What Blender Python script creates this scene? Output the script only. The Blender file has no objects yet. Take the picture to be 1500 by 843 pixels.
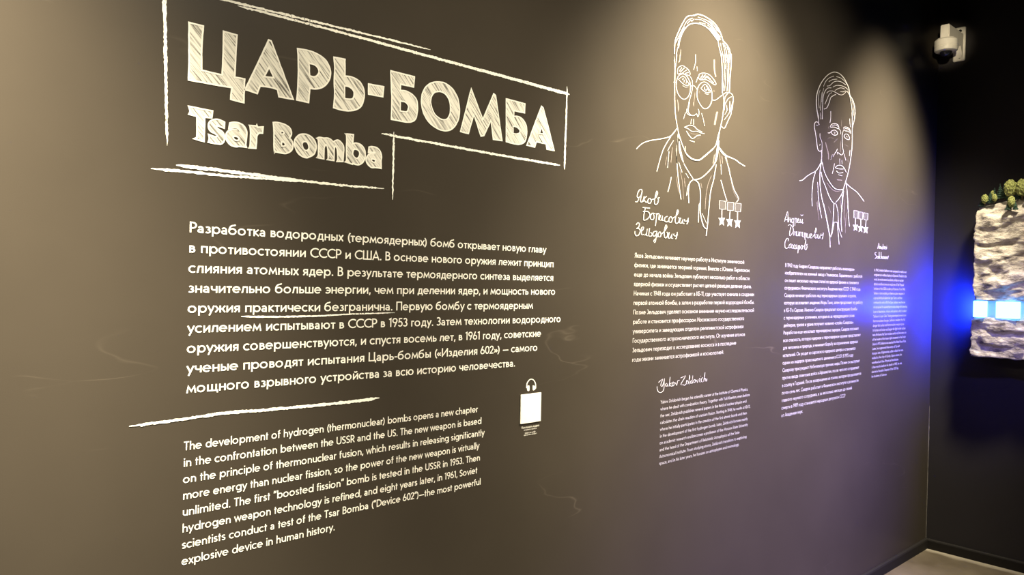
import bpy, bmesh, random
from math import *
from mathutils import Matrix, Vector, noise
from mathutils.geometry import tessellate_polygon

# ---------------------------------------------------------------- camera, world, lights, exposure
# lettered wall = plane y=0, u runs along +x, z up; far wall = plane x=WX; metres
FPX, CAMROT, CAMD, WX = 1105.60, [[0.738718, -0.010413, -0.673934], [-0.673649, 0.02153, -0.738738], [0.022202, 0.999714, 0.00889]], 1.6987, 5.0757
scene = bpy.context.scene
cam = bpy.data.objects.new('camera', bpy.data.cameras.new('camera')); scene.collection.objects.link(cam)
cam.data.sensor_fit = 'HORIZONTAL'; cam.data.sensor_width = 36; cam.data.lens = FPX / 1500 * 36; cam.data.clip_start = .05
m = Matrix(CAMROT).to_4x4(); m.translation = Vector((0, -CAMD, 1.6)); cam.matrix_world = m
scene.camera = cam
world = bpy.data.worlds.new('world'); scene.world = world; world.use_nodes = True
world.node_tree.nodes['Background'].inputs[0].default_value = (.9, .8, .65, 1); world.node_tree.nodes['Background'].inputs[1].default_value = .02
scene.view_settings.view_transform = 'Standard'; scene.view_settings.look = 'None'; scene.view_settings.exposure = 0; scene.view_settings.gamma = 1
WARM = (1, .9, .7)
def spot(name, loc, target, power, angle, blend=.7, color=WARM, r=.03):
    l = bpy.data.lights.new(name, 'SPOT'); l.energy = power; l.spot_size = radians(angle); l.spot_blend = blend; l.color = color; l.shadow_soft_size = r
    o = bpy.data.objects.new(name, l); scene.collection.objects.link(o); o.location = loc
    o.rotation_euler = (Vector(target) - Vector(loc)).to_track_quat('-Z', 'Y').to_euler(); return o
spot('wall_spot', (-.30, -1.1, 3.4), (-.2, 0, 1.5), 2150, 60, 1., r=.1)
spot('wall_spot', (2.60, -1.0, 3.45), (2.65, 0, 1.75), 1400, 72, 1., r=.12)
spot('wall_spot', (4.25, -.95, 3.5), (4.25, 0, 1.75), 1200, 62, 1., r=.12)
spot('wall_spot', (1.3, -2.4, 3.5), (1.6, 0, .95), 590, 72, 1., r=.1)  # added wide fill over the headline and introductions, not a known fixture
spot('wall_spot', (3.3, -2.3, 3.3), (3.25, 0, 1.9), 300, 60, 1., r=.1)  # added weak fill to lift the second portrait, not a known fixture
spot('model_spot', (.3, -1.3, 3.2), (5.0, -.75, 1.75), 180, 15, .4, (1, .88, .68))
spot('blue_tint_spot', (4.7, -2.7, 3.4), (3.6, 0, 1.05), 2300, 46, 1., (.16, .10, 1), r=.15)  # added unseen blue lamp that tints the lettered wall purple
spot('blue_tint_spot', (2.6, -2.2, 3.2), (4.95, -.55, 1.28), 330, 17, 1., (.12, .10, 1), r=.1)  # added unseen blue lamp that tints the lower rock
spot('floor_spot', (4.3, -1.9, 3.4), (4.7, -.7, 0), 40, 50, .8)
spot('camera_fill_spot', (.9, -1.65, 2.6), (4.85, -.13, 3.07), 700, 4.0, 1., (1, .86, .6))  # added narrow lamp without a fixture, brightens only the security camera

# ---------------------------------------------------------------- helpers
col = scene.collection
def tag(o, label=None, cat=None, group=None, kind=None):
    for k, v in (('label', label), ('category', cat), ('group', group), ('kind', kind)):
        if v: o[k] = v
    return o
def thing(name, loc, label, cat, group=None):
    o = bpy.data.objects.new(name, None); col.objects.link(o); o.location = loc; o.empty_display_size = .05
    o['_b'] = 0; del o['_b']; return tag(o, label, cat, group)
def link(name, me, mat, parent=None):
    o = bpy.data.objects.new(name, me); col.objects.link(o)
    if mat and not me.materials: me.materials.append(mat)
    if parent:
        o.parent = parent
        p = Vector((0, 0, 0)); q = parent
        while q: p += q.location; q = q.parent
        o.location = -p if not parent.get('kid') else Vector((0, 0, 0))
    return o
def mesh(name, vs, fs, mat, parent=None, smooth=False):   # vertices given in world metres; parents carry only translation
    me = bpy.data.meshes.new(name); me.from_pydata([tuple(v) for v in vs], [], fs)
    if smooth: me.polygons.foreach_set('use_smooth', [True] * len(me.polygons))
    me.update(); me.materials.append(mat)
    o = bpy.data.objects.new(name, me); col.objects.link(o)
    if parent:
        o.parent = parent; q = parent; p = Vector((0, 0, 0))
        while q: p += q.location; q = q.parent
        o.location = -p
    return o
def bmo(name, bm, mat, parent=None, smooth=False):
    me = bpy.data.meshes.new(name); bm.to_mesh(me); bm.free()
    if smooth: me.polygons.foreach_set('use_smooth', [True] * len(me.polygons))
    me.materials.append(mat); o = bpy.data.objects.new(name, me); col.objects.link(o)
    if parent:
        o.parent = parent; q = parent; p = Vector((0, 0, 0))
        while q: p += q.location; q = q.parent
        o.location = -p
    return o
def box(bm, lo, hi, bev=0, seg=2):
    r = bmesh.ops.create_cube(bm, size=1); c = [(a + b) / 2 for a, b in zip(lo, hi)]; s = [b - a for a, b in zip(lo, hi)]
    for v in r['verts']: v.co = Vector([v.co[i] * s[i] + c[i] for i in range(3)])
    if bev:
        es = list({e for v in r['verts'] for e in v.link_edges}); bmesh.ops.bevel(bm, geom=es, offset=bev, segments=seg, affect='EDGES', profile=.5)
def node_mat(name):
    mt = bpy.data.materials.new(name); mt.use_nodes = True; nt = mt.node_tree; return mt, nt, nt.nodes['Principled BSDF'], nt.nodes['Material Output']
def N(nt, t, **kw):
    n = nt.nodes.new(t)
    for k, v in kw.items():
        if k in n.inputs: n.inputs[k].default_value = v
        else: setattr(n, k, v)
    return n
def coords(nt, scale=(1, 1, 1), rot=(0, 0, 0)):
    g_ = N(nt, 'ShaderNodeNewGeometry'); mp = N(nt, 'ShaderNodeMapping'); mp.inputs['Scale'].default_value = scale; mp.inputs['Rotation'].default_value = rot
    nt.links.new(g_.outputs['Position'], mp.inputs['Vector']); return mp.outputs[0]
def ramp(nt, src, stops):
    r = N(nt, 'ShaderNodeValToRGB'); nt.links.new(src, r.inputs[0]); e = r.color_ramp.elements
    while len(e) < len(stops): e.new(.5)
    for el, (p, c) in zip(e, stops): el.position = p; el.color = (*c, 1) if len(c) == 3 else c
    return r.outputs[0]
def ns(nt, vec, scale, detail=4, rough=.5):
    n = N(nt, 'ShaderNodeTexNoise', Scale=scale, Detail=detail, Roughness=rough); nt.links.new(vec, n.inputs['Vector']); return n.outputs[0]

def paint(name, base, rough, spec, scuffs=True):          # flat dark emulsion with roller grain, faint scuffs and a little colour drift
    mt, nt, b, out = node_mat(name); L = nt.links.new
    v = coords(nt); c = ramp(nt, ns(nt, v, 1.7, 5), [(.3, [x * .9 for x in base]), (.7, [x * 1.1 for x in base])])
    if scuffs:
        v2 = coords(nt, (.5, 1, 2.2), (0, .5, 0)); w = N(nt, 'ShaderNodeTexVoronoi', Scale=1.9, feature='DISTANCE_TO_EDGE')
        n2 = N(nt, 'ShaderNodeTexNoise', Scale=2.5, Detail=3.0); L(v2, n2.inputs['Vector'])
        mx = N(nt, 'ShaderNodeMix', data_type='VECTOR'); mx.inputs[0].default_value = .45; L(v2, mx.inputs[4]); L(n2.outputs[1], mx.inputs[5]); L(mx.outputs[1], w.inputs['Vector'])
        line = ramp(nt, w.outputs['Distance'], [(0, (1, 1, 1)), (.006, (0, 0, 0))])
        msk = ramp(nt, ns(nt, coords(nt, (1, 1, 1.3)), 3.1, 3), [(.56, (0, 0, 0)), (.70, (.6, .6, .6))])
        mu = N(nt, 'ShaderNodeMath', operation='MULTIPLY'); L(line, mu.inputs[0]); L(msk, mu.inputs[1])
        m2 = N(nt, 'ShaderNodeMix', data_type='RGBA'); L(mu.outputs[0], m2.inputs[0]); L(c, m2.inputs[6]); m2.inputs[7].default_value = (*[min(1, x * 2.1) for x in base], 1); c = m2.outputs[2]
    L(c, b.inputs['Base Color'])
    b.inputs['Roughness'].default_value = rough; b.inputs['Specular IOR Level'].default_value = spec
    bp = N(nt, 'ShaderNodeBump', Strength=.12, Distance=.0006); L(ns(nt, v, 420, 2), bp.inputs['Height']); L(bp.outputs[0], b.inputs['Normal'])
    return mt
def plain(name, c, rough=.6, spec=.3, metal=0):
    mt, nt, b, out = node_mat(name)
    nt.links.new(ramp(nt, ns(nt, coords(nt), 40, 3), [(.35, [x * .94 for x in c]), (.65, c)]), b.inputs['Base Color'])
    b.inputs['Roughness'].default_value = rough; b.inputs['Specular IOR Level'].default_value = spec; b.inputs['Metallic'].default_value = metal; return mt
def worn(name, c, kind):                                   # print whose ink is broken up; wall shows through the gaps
    mt, nt, b, out = node_mat(name); L = nt.links.new
    b.inputs['Base Color'].default_value = (*c, 1); b.inputs['Roughness'].default_value = .7; b.inputs['Specular IOR Level'].default_value = .2
    if kind == 'hatch':
        v = coords(nt, (1, 1, 1), (0, radians(-47), 0)); mp = N(nt, 'ShaderNodeMapping'); mp.inputs['Scale'].default_value = (9, 1, 230); L(v, mp.inputs[0])
        a = ramp(nt, ns(nt, mp.outputs[0], 1, 3, .6), [(.36, (0.15, 0.15, 0.15)), (.52, (.92, .92, .92))])
        k = ramp(nt, ns(nt, coords(nt), 16, 2), [(.42, (0, 0, 0)), (.7, (.6, .6, .6))]); mm = N(nt, 'ShaderNodeMath', operation='MAXIMUM'); L(a, mm.inputs[0]); L(k, mm.inputs[1]); a = mm.outputs[0]
    elif kind == 'chalk':
        a = ramp(nt, ns(nt, coords(nt, (1, 1, 1)), 330, 2, .5), [(.33, (0, 0, 0)), (.40, (1, 1, 1))])
        k = ramp(nt, ns(nt, coords(nt), 9, 2), [(.48, (1, 1, 1)), (.62, (0, 0, 0))]); mm = N(nt, 'ShaderNodeMath', operation='MAXIMUM'); L(a, mm.inputs[0]); L(k, mm.inputs[1]); a = mm.outputs[0]
    else:
        a = N(nt, 'ShaderNodeValue'); a.outputs[0].default_value = kind; a = a.outputs[0]
    L(a, b.inputs['Alpha']); return mt
WALL = paint('dark_wall_paint', (.0445, .0365, .027), .34, .05)
FARW = paint('dark_far_wall_paint', (.027, .024, .024), .6, .12, False)
INK = plain('cream_print', (.84, .81, .71), .6, .2)
FINE = plain('thin_print', (.5, .475, .43), .6, .2)
HATCH = worn('hatched_print', (.78, .75, .65), 'hatch'); CHALK = worn('chalk_print', (.86, .83, .73), 'chalk'); FAINT = worn('faint_print', (.45, .38, .34), .35)
MEDALFILL = worn('medal_hatch', (.4, .38, .36), .12)

# ---------------------------------------------------------------- room
bm = bmesh.new(); box(bm, (-3.2, 0, 0), (WX + .15, .15, 4.0)); tag(bmo('wall_left', bm, WALL), kind='structure')
bm = bmesh.new(); box(bm, (WX, -4.2, 0), (WX + .15, 0, 4.0)); tag(bmo('wall_right', bm, FARW), kind='structure')
def floor_mat():
    mt, nt, b, out = node_mat('polished_concrete'); L = nt.links.new; v = coords(nt)
    c = ramp(nt, ns(nt, v, 3.5, 8, .62), [(.3, (.075, .058, .036)), (.5, (.11, .088, .058)), (.72, (.15, .123, .083))])
    sx = N(nt, 'ShaderNodeSeparateXYZ'); L(coords(nt), sx.inputs[0]); n3 = N(nt, 'ShaderNodeMath', operation='MULTIPLY_ADD'); L(ns(nt, v, 7, 4), n3.inputs[0]); n3.inputs[1].default_value = .09; L(sx.outputs[0], n3.inputs[2])      # paler ragged-edged margin along the far wall
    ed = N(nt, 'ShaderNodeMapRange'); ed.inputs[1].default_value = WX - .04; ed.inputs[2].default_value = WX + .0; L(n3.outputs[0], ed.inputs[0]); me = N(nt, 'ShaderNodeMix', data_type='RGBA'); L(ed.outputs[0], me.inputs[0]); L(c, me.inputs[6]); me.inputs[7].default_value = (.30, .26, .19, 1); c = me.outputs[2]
    L(c, b.inputs['Base Color']); b.inputs['Roughness'].default_value = .35; b.inputs['Specular IOR Level'].default_value = .4
    bp = N(nt, 'ShaderNodeBump', Strength=.2, Distance=.002); L(ns(nt, v, 60, 4), bp.inputs['Height']); L(bp.outputs[0], b.inputs['Normal']); return mt
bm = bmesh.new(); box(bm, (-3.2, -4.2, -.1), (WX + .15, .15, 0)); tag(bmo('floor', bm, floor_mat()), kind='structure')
bm = bmesh.new(); box(bm, (-3.2, -4.2, 4.0), (WX + .15, .15, 4.1)); tag(bmo('ceiling', bm, plain('black_ceiling', (.012, .012, .012), .9)), kind='structure')
SKIRT = plain('dark_skirting', (.014, .012, .010), .7, .15)
def profile(bm, a, b, nrm, prof):                          # extrude a skirting profile (depth, height) from a to b
    vs = [[bm.verts.new((p[0] + nrm[0] * d, p[1] + nrm[1] * d, h)) for d, h in prof] for p in (a, b)]
    n = len(prof)
    for i in range(n): bm.faces.new((vs[0][i], vs[0][(i + 1) % n], vs[1][(i + 1) % n], vs[1][i]))
    bm.faces.new(vs[0]); bm.faces.new(vs[1][::-1]); bmesh.ops.recalc_face_normals(bm, faces=bm.faces)
PROF = [(0, 0), (.016, 0), (.016, .05), (.013, .057), (.007, .061), (0, .061)]
bm = bmesh.new(); profile(bm, (-3.2, 0), (WX, 0), (0, -1), PROF); tag(bmo('baseboard_left', bm, SKIRT), kind='structure')
bm = bmesh.new(); profile(bm, (WX, -.0165), (WX, -4.2), (-1, 0), PROF); tag(bmo('baseboard_right', bm, SKIRT), kind='structure')
random.seed(4)
vs = []; fs = []; n = 150                                  # thin uneven caulk bead down the corner
for i in range(n):
    z = .062 + i * .82 / (n - 1); w = .0016 + .0012 * noise.noise((0, 0, z * 30)) + (.0012 if .6 < z < .75 else 0)
    vs += [(WX - w - .001, -.0004, z), (WX - .0012 - w * .5, -.0012 - w * .5, z), (WX - .0004, -w - .001, z)]
    if i: k = 3 * i; fs += [(k - 3, k - 2, k + 1, k), (k - 2, k - 1, k + 2, k + 1)]
tag(mesh('trim_1', vs, fs, plain('caulk', (.17, .155, .13), .6)), kind='structure')

# ---------------------------------------------------------------- stroke lettering
PRINT = -.0010
from math import cos, sin, pi, radians, hypot
WT = 14.0
def arc(cx, cy, rx, ry, a0, a1, n=0):
    n = n or max(3, int(abs(a1 - a0) / 22.5 + .5))
    return [(cx + rx * cos(radians(a0 + (a1 - a0) * i / n)), cy + ry * sin(radians(a0 + (a1 - a0) * i / n))) for i in range(n + 1)]
def ell(cx, cy, rx, ry): return arc(cx, cy, rx, ry, 0, 360, 18)
def bowl(x0, xr, y0, y1):                     # D-shaped stroke closed on a stem at x0
    r = (y1 - y0) / 2; k = min(r, xr - x0 - 2)
    return [(x0, y1)] + arc(xr - k, (y0 + y1) / 2, k, r, 90, -90) + [(x0, y0)]
def V(x, a=0, b=66): return [(x, a), (x, b)]
def Hh(y, a, b): return [(a, y), (b, y)]
G = {}
def g(chars, adv, *st):
    for c in chars: G[c] = (adv, st)
o_ = ell(34, 33, 27, 27.5)
small_a = (arc(26, 38, 17, 21, 150, 0) + [(43, 0)], ell(26, 20, 18, 13.5))
c_ = arc(34, 33, 27, 27.5, 48, 312)
e_ = [(7, 34), (60, 34)] + arc(34, 33, 27, 27.5, 2, 318)
g('оo', 76, o_)
g('аa', 59, *small_a)
g('б', 76, ell(34, 32, 27, 26), arc(38, 40, 31, 48, 190, 100) + [(52, 91), (57, 99)])
g('в', 56, V(12), bowl(12, 40, 36, 59), bowl(12, 45, 7, 36))
g('г', 43, [(12, 0), (12, 59), (39, 59)])
g('д', 68, [(17, 7), (25, 59), (51, 59), (51, 7)], Hh(7, 4, 64), V(10, -15, 12), V(59, -15, 12))
g('еe', 72, e_)
g('ж', 88, V(44), [(5, 64), (26, 36), (44, 33)], [(83, 64), (62, 36), (44, 33)], [(5, 2), (28, 34)], [(83, 2), (60, 34)])
g('з', 50, arc(22, 47, 16, 12.5, 140, -90) , arc(22, 20.5, 19, 14, 90, -140))
g('и', 65, V(12), V(53), [(12, 8), (53, 58)])
g('й', 65, V(12), V(53), [(12, 8), (53, 58)], arc(32.5, 90, 13, 11, 190, 350))
g('кk'[0], 56, V(12), [(49, 64), (16, 35), (52, 2)])
g('л', 62, [(4, 6), (12, 8), (20, 59), (50, 59), (50, 0)])
g('м', 80, [(8, 0), (17, 60), (40, 16), (63, 60), (72, 0)])
g('н', 64, V(12), V(52), Hh(34, 12, 52))
g('п', 64, [(12, 0), (12, 59), (52, 59), (52, 0)])
g('рp', 76, V(12, -26, 66), ell(40, 33, 25, 27.5))
g('сc', 60, c_)
g('т', 50, V(25), Hh(59, 3, 47))
g('уy', 58, [(5, 66), (29, 8)], [(53, 66), (16, -26)])
g('ф', 92, V(46, -26, 92), ell(28, 33, 21, 27), ell(64, 33, 21, 27))
g('хx', 55, [(6, 66), (49, 0)], [(49, 66), (6, 0)])
g('ц', 70, [(12, 66), (12, 7), (62, 7), (62, -15)], V(51))
g('ч', 60, V(49), [(10, 66), (10, 44), (14, 33), (24, 28), (49, 28)])
g('ш', 90, [(12, 66), (12, 7), (78, 7), (78, 66)], V(45))
g('щ', 96, [(12, 66), (12, 7), (88, 7), (88, -15)], V(45), V(78))
g('ъ', 64, V(22), Hh(59, 3, 22), bowl(22, 54, 7, 37))
g('ы', 74, V(12), bowl(12, 44, 7, 37), V(62))
g('ь', 54, V(12), bowl(12, 46, 7, 37))
g('э', 58, arc(25, 33, 26, 27.5, 135, -135), Hh(33, 16, 50))
g('ю', 96, V(12), Hh(33, 12, 30), ell(58, 33, 26, 27.5))
g('я', 56, V(44), [(44, 59)] + arc(24, 44.5, 14, 14.5, 90, 270) + [(44, 30)], [(26, 30), (8, 1)])
g('b', 76, V(12, 0, 100), ell(40, 33, 25, 27.5)); g('d', 76, V(64, 0, 100), ell(36, 33, 25, 27.5))
g('f', 38, [(15, 0), (15, 80)] + arc(29, 80, 14, 13, 180, 80), Hh(59, 3, 33))
g('g', 74, ell(34, 33, 25, 27.5), [(62, 66), (62, -4)] + arc(36, -4, 26, 17, 0, -140))
g('h', 64, V(12, 0, 100), [(12, 38)] + arc(32, 38, 20, 21, 160, 0) + [(52, 0)])
g('i', 24, V(12), V(12, 80, 95)); g('j', 24, V(12, -20, 66), V(12, 80, 95))
g('k', 56, V(12, 0, 100), [(49, 64), (16, 35), (52, 2)]); g('l', 24, V(12, 0, 100))
g('m', 98, V(12), arc(30, 40, 18, 19, 170, 0) + [(48, 0)], arc(67, 40, 19, 19, 170, 0) + [(86, 0)])
g('n', 64, V(12), [(12, 38)] + arc(32, 38, 20, 21, 160, 0) + [(52, 0)])
g('q', 76, V(64, -26, 66), ell(36, 33, 25, 27.5))
g('r', 42, V(12), arc(31, 40, 19, 19, 180, 75)); g('t', 38, V(17, 0, 86), Hh(59, 3, 33))
g('s', 48, arc(24, 47, 15, 12.5, 30, 200) + [(14, 38), (34, 28)] + arc(22, 19, 16, 12.5, 30, -150))
g('u', 64, [(12, 66)] + arc(32, 27, 20, 20, 180, 360) + [(52, 66)], V(52))
g('v', 56, [(5, 66), (28, 6), (51, 66)]); g('w', 84, [(5, 66), (23, 6), (42, 60), (61, 6), (79, 66)])
g('z', 50, [(5, 59), (43, 59), (7, 7), (46, 7)])
g('АA', 78, [(6, 0), (39, 94), (72, 0)], Hh(28, 17, 61)); g('Б', 62, [(54, 93), (12, 93), (12, 0)], bowl(12, 54, 7, 55))
g('ВB', 64, V(12, 0, 100), bowl(12, 48, 53, 93), bowl(12, 54, 7, 53))
g('Г', 54, [(12, 0), (12, 93), (50, 93)]); g('ЕE', 56, [(50, 93), (12, 93), (12, 7), (50, 7)], Hh(50, 12, 47))
g('З', 58, arc(25, 72, 20, 21, 140, -90), arc(25, 29, 23, 22, 90, -140))
g('И', 84, V(12, 0, 100), V(72, 0, 100), [(12, 10), (72, 90)])
g('КK', 66, V(12, 0, 100), [(58, 98), (18, 52), (61, 2)]); g('МM', 96, [(8, 0), (22, 94), (48, 24), (74, 94), (88, 0)])
g('НH', 80, V(12, 0, 100), V(68, 0, 100), Hh(50, 12, 68)); g('ОO', 106, ell(53, 50, 44, 43.5))
g('П', 76, [(12, 0), (12, 93), (64, 93), (64, 0)]); g('РP', 62, V(12, 0, 100), bowl(12, 54, 42, 93))
g('СC', 82, arc(53, 50, 44, 43.5, 48, 312)); g('ТT', 60, V(30, 0, 100), Hh(93, 3, 57))
g('УY', 68, [(6, 100), (34, 44), (62, 100)], [(34, 46), (34, 0)])
g('Ф', 100, V(50, 0, 100), ell(50, 52, 40, 31)); g('ХX', 70, [(6, 100), (64, 0)], [(64, 100), (6, 0)])
g('Ц', 86, [(12, 100), (12, 7), (78, 7), (78, -15)], V(66, 0, 100)); g('Ш', 104, [(12, 100), (12, 7), (92, 7), (92, 100)], V(52, 0, 100))
g('Ю', 128, V(12, 0, 100), Hh(50, 12, 36), ell(76, 50, 42, 43.5)); g('Я', 66, V(54, 0, 100), [(54, 93)] + arc(30, 70, 18, 23, 90, 270) + [(54, 47)], [(32, 47), (9, 1)])
g('D', 80, V(12, 0, 100), bowl(12, 72, 7, 93)); g('F', 54, [(50, 93), (12, 93), (12, 0)], Hh(50, 12, 46))
g('G', 92, arc(53, 50, 44, 43.5, 45, 355), Hh(48, 56, 90)); g('I', 24, V(12, 0, 100)); g('J', 40, V(28, 10, 100))
g('L', 50, [(12, 100), (12, 7), (46, 7)]); g('N', 84, V(12, 0, 100), V(72, 0, 100), [(12, 90), (72, 10)])
g('R', 64, V(12, 0, 100), bowl(12, 52, 45, 93), [(30, 45), (57, 1)]); g('U', 78, [(12, 100)] + arc(39, 34, 27, 27, 180, 360) + [(66, 100)])
g('S', 58, arc(29, 71, 20, 22, 30, 205) + [(16, 57), (42, 42)] + arc(27, 28, 21, 21, 30, -150))
g('V', 74, [(6, 100), (37, 6), (68, 100)]); g('W', 110, [(6, 100), (30, 6), (55, 92), (80, 6), (104, 100)])
g('Z', 66, [(6, 93), (56, 93), (8, 7), (60, 7)])
g('0', 62, ell(31, 50, 23, 43.5)); g('1', 40, [(6, 84), (25, 94), (25, 0)]); g('2', 58, arc(28, 70, 20, 23, 170, -25) + [(10, 7), (54, 7)])
g('3', 58, arc(26, 72, 18, 21, 150, -90), arc(26, 29, 21, 22, 90, -150)); g('4', 62, [(44, 0), (44, 94), (8, 28), (58, 28)])
g('5', 58, [(50, 93), (20, 93), (15, 54)] + arc(28, 33, 22, 26, 120, -150)); g('6', 62, ell(31, 30, 23, 23.5), [(11, 42), (36, 100)])
g('7', 56, [(5, 93), (48, 93), (16, 0)]); g('8', 60, ell(30, 72, 18, 21), ell(30, 29, 22, 22)); g('9', 62, ell(31, 70, 23, 23.5), [(51, 58), (26, 0)])
g('.', 26, V(13, 0, 15)); g(',', 26, [(15, 15), (8, -14)]); g(':', 26, V(13, 0, 15), V(13, 50, 65)); g('-', 40, Hh(33, 5, 35)); g('—', 84, Hh(33, 4, 80))
g('(', 34, arc(62, 40, 46, 66, 128, 232)); g(')', 34, arc(-28, 40, 46, 66, 52, -52)); g(' ', 33)
g('«', 54, [(24, 52), (8, 33), (24, 14)], [(46, 52), (30, 33), (46, 14)]); g('»', 54, [(8, 52), (24, 33), (8, 14)], [(30, 52), (46, 33), (30, 14)])
g('"', 42, [(16, 100), (9, 70)], [(34, 100), (27, 70)]); g("'", 24, [(14, 100), (9, 70)])
def strip(pts, w, closed=False):              # mitred ribbon around a centre line -> list of (left, right)
    n = len(pts); out = []
    for i in range(n):
        x, y = pts[i]
        a = pts[i - 1] if i else (pts[-2] if closed else None); b = pts[i + 1] if i < n - 1 else (pts[1] if closed else None)
        d1 = d2 = None
        if a: L = hypot(x - a[0], y - a[1]) or 1; d1 = ((x - a[0]) / L, (y - a[1]) / L)
        if b: L = hypot(b[0] - x, b[1] - y) or 1; d2 = ((b[0] - x) / L, (b[1] - y) / L)
        d1 = d1 or d2; d2 = d2 or d1
        nx, ny = -(d1[1] + d2[1]), d1[0] + d2[0]; L = hypot(nx, ny)
        if L < .3: nx, ny, L = -d2[1], d2[0], 1
        nx /= L; ny /= L; k = 1 / max(.42, nx * -d1[1] + ny * d1[0]); nx *= k * w / 2; ny *= k * w / 2
        out.append(((x + nx, y + ny), (x - nx, y - ny)))
    return out
GC = {}
def glyph(c):                                 # -> (advance, quads)
    if c not in GC:
        adv, st = G.get(c) or G[' ']; q = []
        for len_, s in enumerate(st):
            p = strip(s, WT, len(s) > 3 and hypot(s[0][0] - s[-1][0], s[0][1] - s[-1][1]) < 1)
            q += [(len_, p[i][0], p[i][1], p[i + 1][1], p[i + 1][0]) for i in range(len(p) - 1)]
        GC[c] = (adv, q)
    return GC[c]
def text_mesh(s, u0, u1, z, cap):             # wall coordinates: u along the wall, z up; fitted between u0 and u1
    W = sum(glyph(c)[0] for c in s) or 1; kx = (u1 - u0) / W; kz = cap / 100; vs = []; fs = []; x = 0
    for c in s:
        adv, q = glyph(c)
        for f in q:
            n = len(vs); vs += [(u0 + (x + a) * kx, PRINT - .00006 * f[0], z + b * kz) for a, b in f[1:]]; fs.append((n, n + 1, n + 2, n + 3))
        x += adv
    return vs, fs

# wall coordinates below are in tenths of a millimetre: "u z" points, "uL zL uR zR" stroke edges, * marks a sharp corner
TITLE = ['5810 21463*, 6115 21457*, 6089 20989, 6098 20483*, 6552 20469*, 6566 20955, 6564 21449*, 6868 21438*, 6848 20969, 6834 20478*, 7065 20483*, 7056 19938*, 6752 19966*, 6778 20230*, 5826 20217*, 5825 20747, 5817 21088', '7621 21500*, 7681 21489*, 7968 20864, 8259 20230*, 7902 20226*, 7859 20396*, 7664 20409, 7434 20395*, 7367 20207*, 7082 20246*, 7361 20886 | 7642 20871*, 7768 20646*, 7526 20627*', '8349 21459*, 8577 21479, 8834 21453, 9059 21371, 9181 21241, 9233 21084, 9215 20924, 9138 20777, 9009 20657, 8853 20592, 8686 20577*, 8660 20225*, 8350 20234*, 8374 20537, 8378 21073 | 8647 21177*, 8750 21175, 8854 21137, 8908 21065, 8910 20983, 8859 20908, 8769 20867, 8671 20876*', '9318 21463*, 9628 21481*, 9637 21063*, 9812 21073, 10009 21031, 10140 20920, 10200 20757, 10190 20581, 10132 20409, 9998 20287, 9804 20217, 9556 20195, 9338 20216*, 9358 20529, 9341 20912, 9348 21204 | 9629 20818*, 9762 20811, 9875 20746, 9905 20653, 9880 20550, 9797 20506, 9637 20487*', '10324 20991*, 10782 21009*, 10759 20742*, 10330 20735*', '10990 21468*, 11744 21459*, 11725 21180*, 11303 21178*, 11301 21009*, 11509 21022, 11715 20956, 11829 20845, 11866 20667, 11855 20481, 11795 20313, 11654 20225, 11436 20198, 11036 20199*, 11039 20705, 11014 21084 | 11304 20731*, 11453 20726, 11555 20653, 11558 20562, 11507 20475, 11305 20462*', '11989 20873, 12017 21063, 12126 21256, 12302 21396, 12549 21479, 12803 21479, 13046 21375, 13225 21175, 13310 20887, 13293 20608, 13194 20400, 13042 20239, 12804 20162, 12533 20189, 12265 20308, 12096 20494, 12010 20692 | 12300 20848, 12312 21011, 12424 21165, 12607 21220, 12777 21189, 12916 21065, 12980 20858, 12962 20637, 12863 20498, 12694 20457, 12525 20511, 12389 20623', '13725 21508*, 14183 20701*, 14581 21525*, 14657 21489*, 14952 20188*, 14598 20178*, 14498 20725*, 14240 20237*, 14124 20203*, 13842 20784*, 13656 20207*, 13365 20222*, 13648 21240', '15078 21463*, 15860 21446*, 15845 21166*, 15406 21162*, 15401 20989*, 15635 21010, 15828 20920, 15944 20747, 15952 20469, 15872 20283, 15684 20181, 15450 20162, 15116 20184* | 15378 20687*, 15528 20683, 15647 20615, 15650 20529, 15534 20470, 15385 20465*', '16567 21499*, 16643 21458*, 16916 20824, 17177 20185*, 16845 20187*, 16804 20350*, 16380 20355*, 16311 20179*, 15971 20192*, 16289 20905 | 16577 20844*, 16679 20639*, 16495 20626*']
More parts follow.
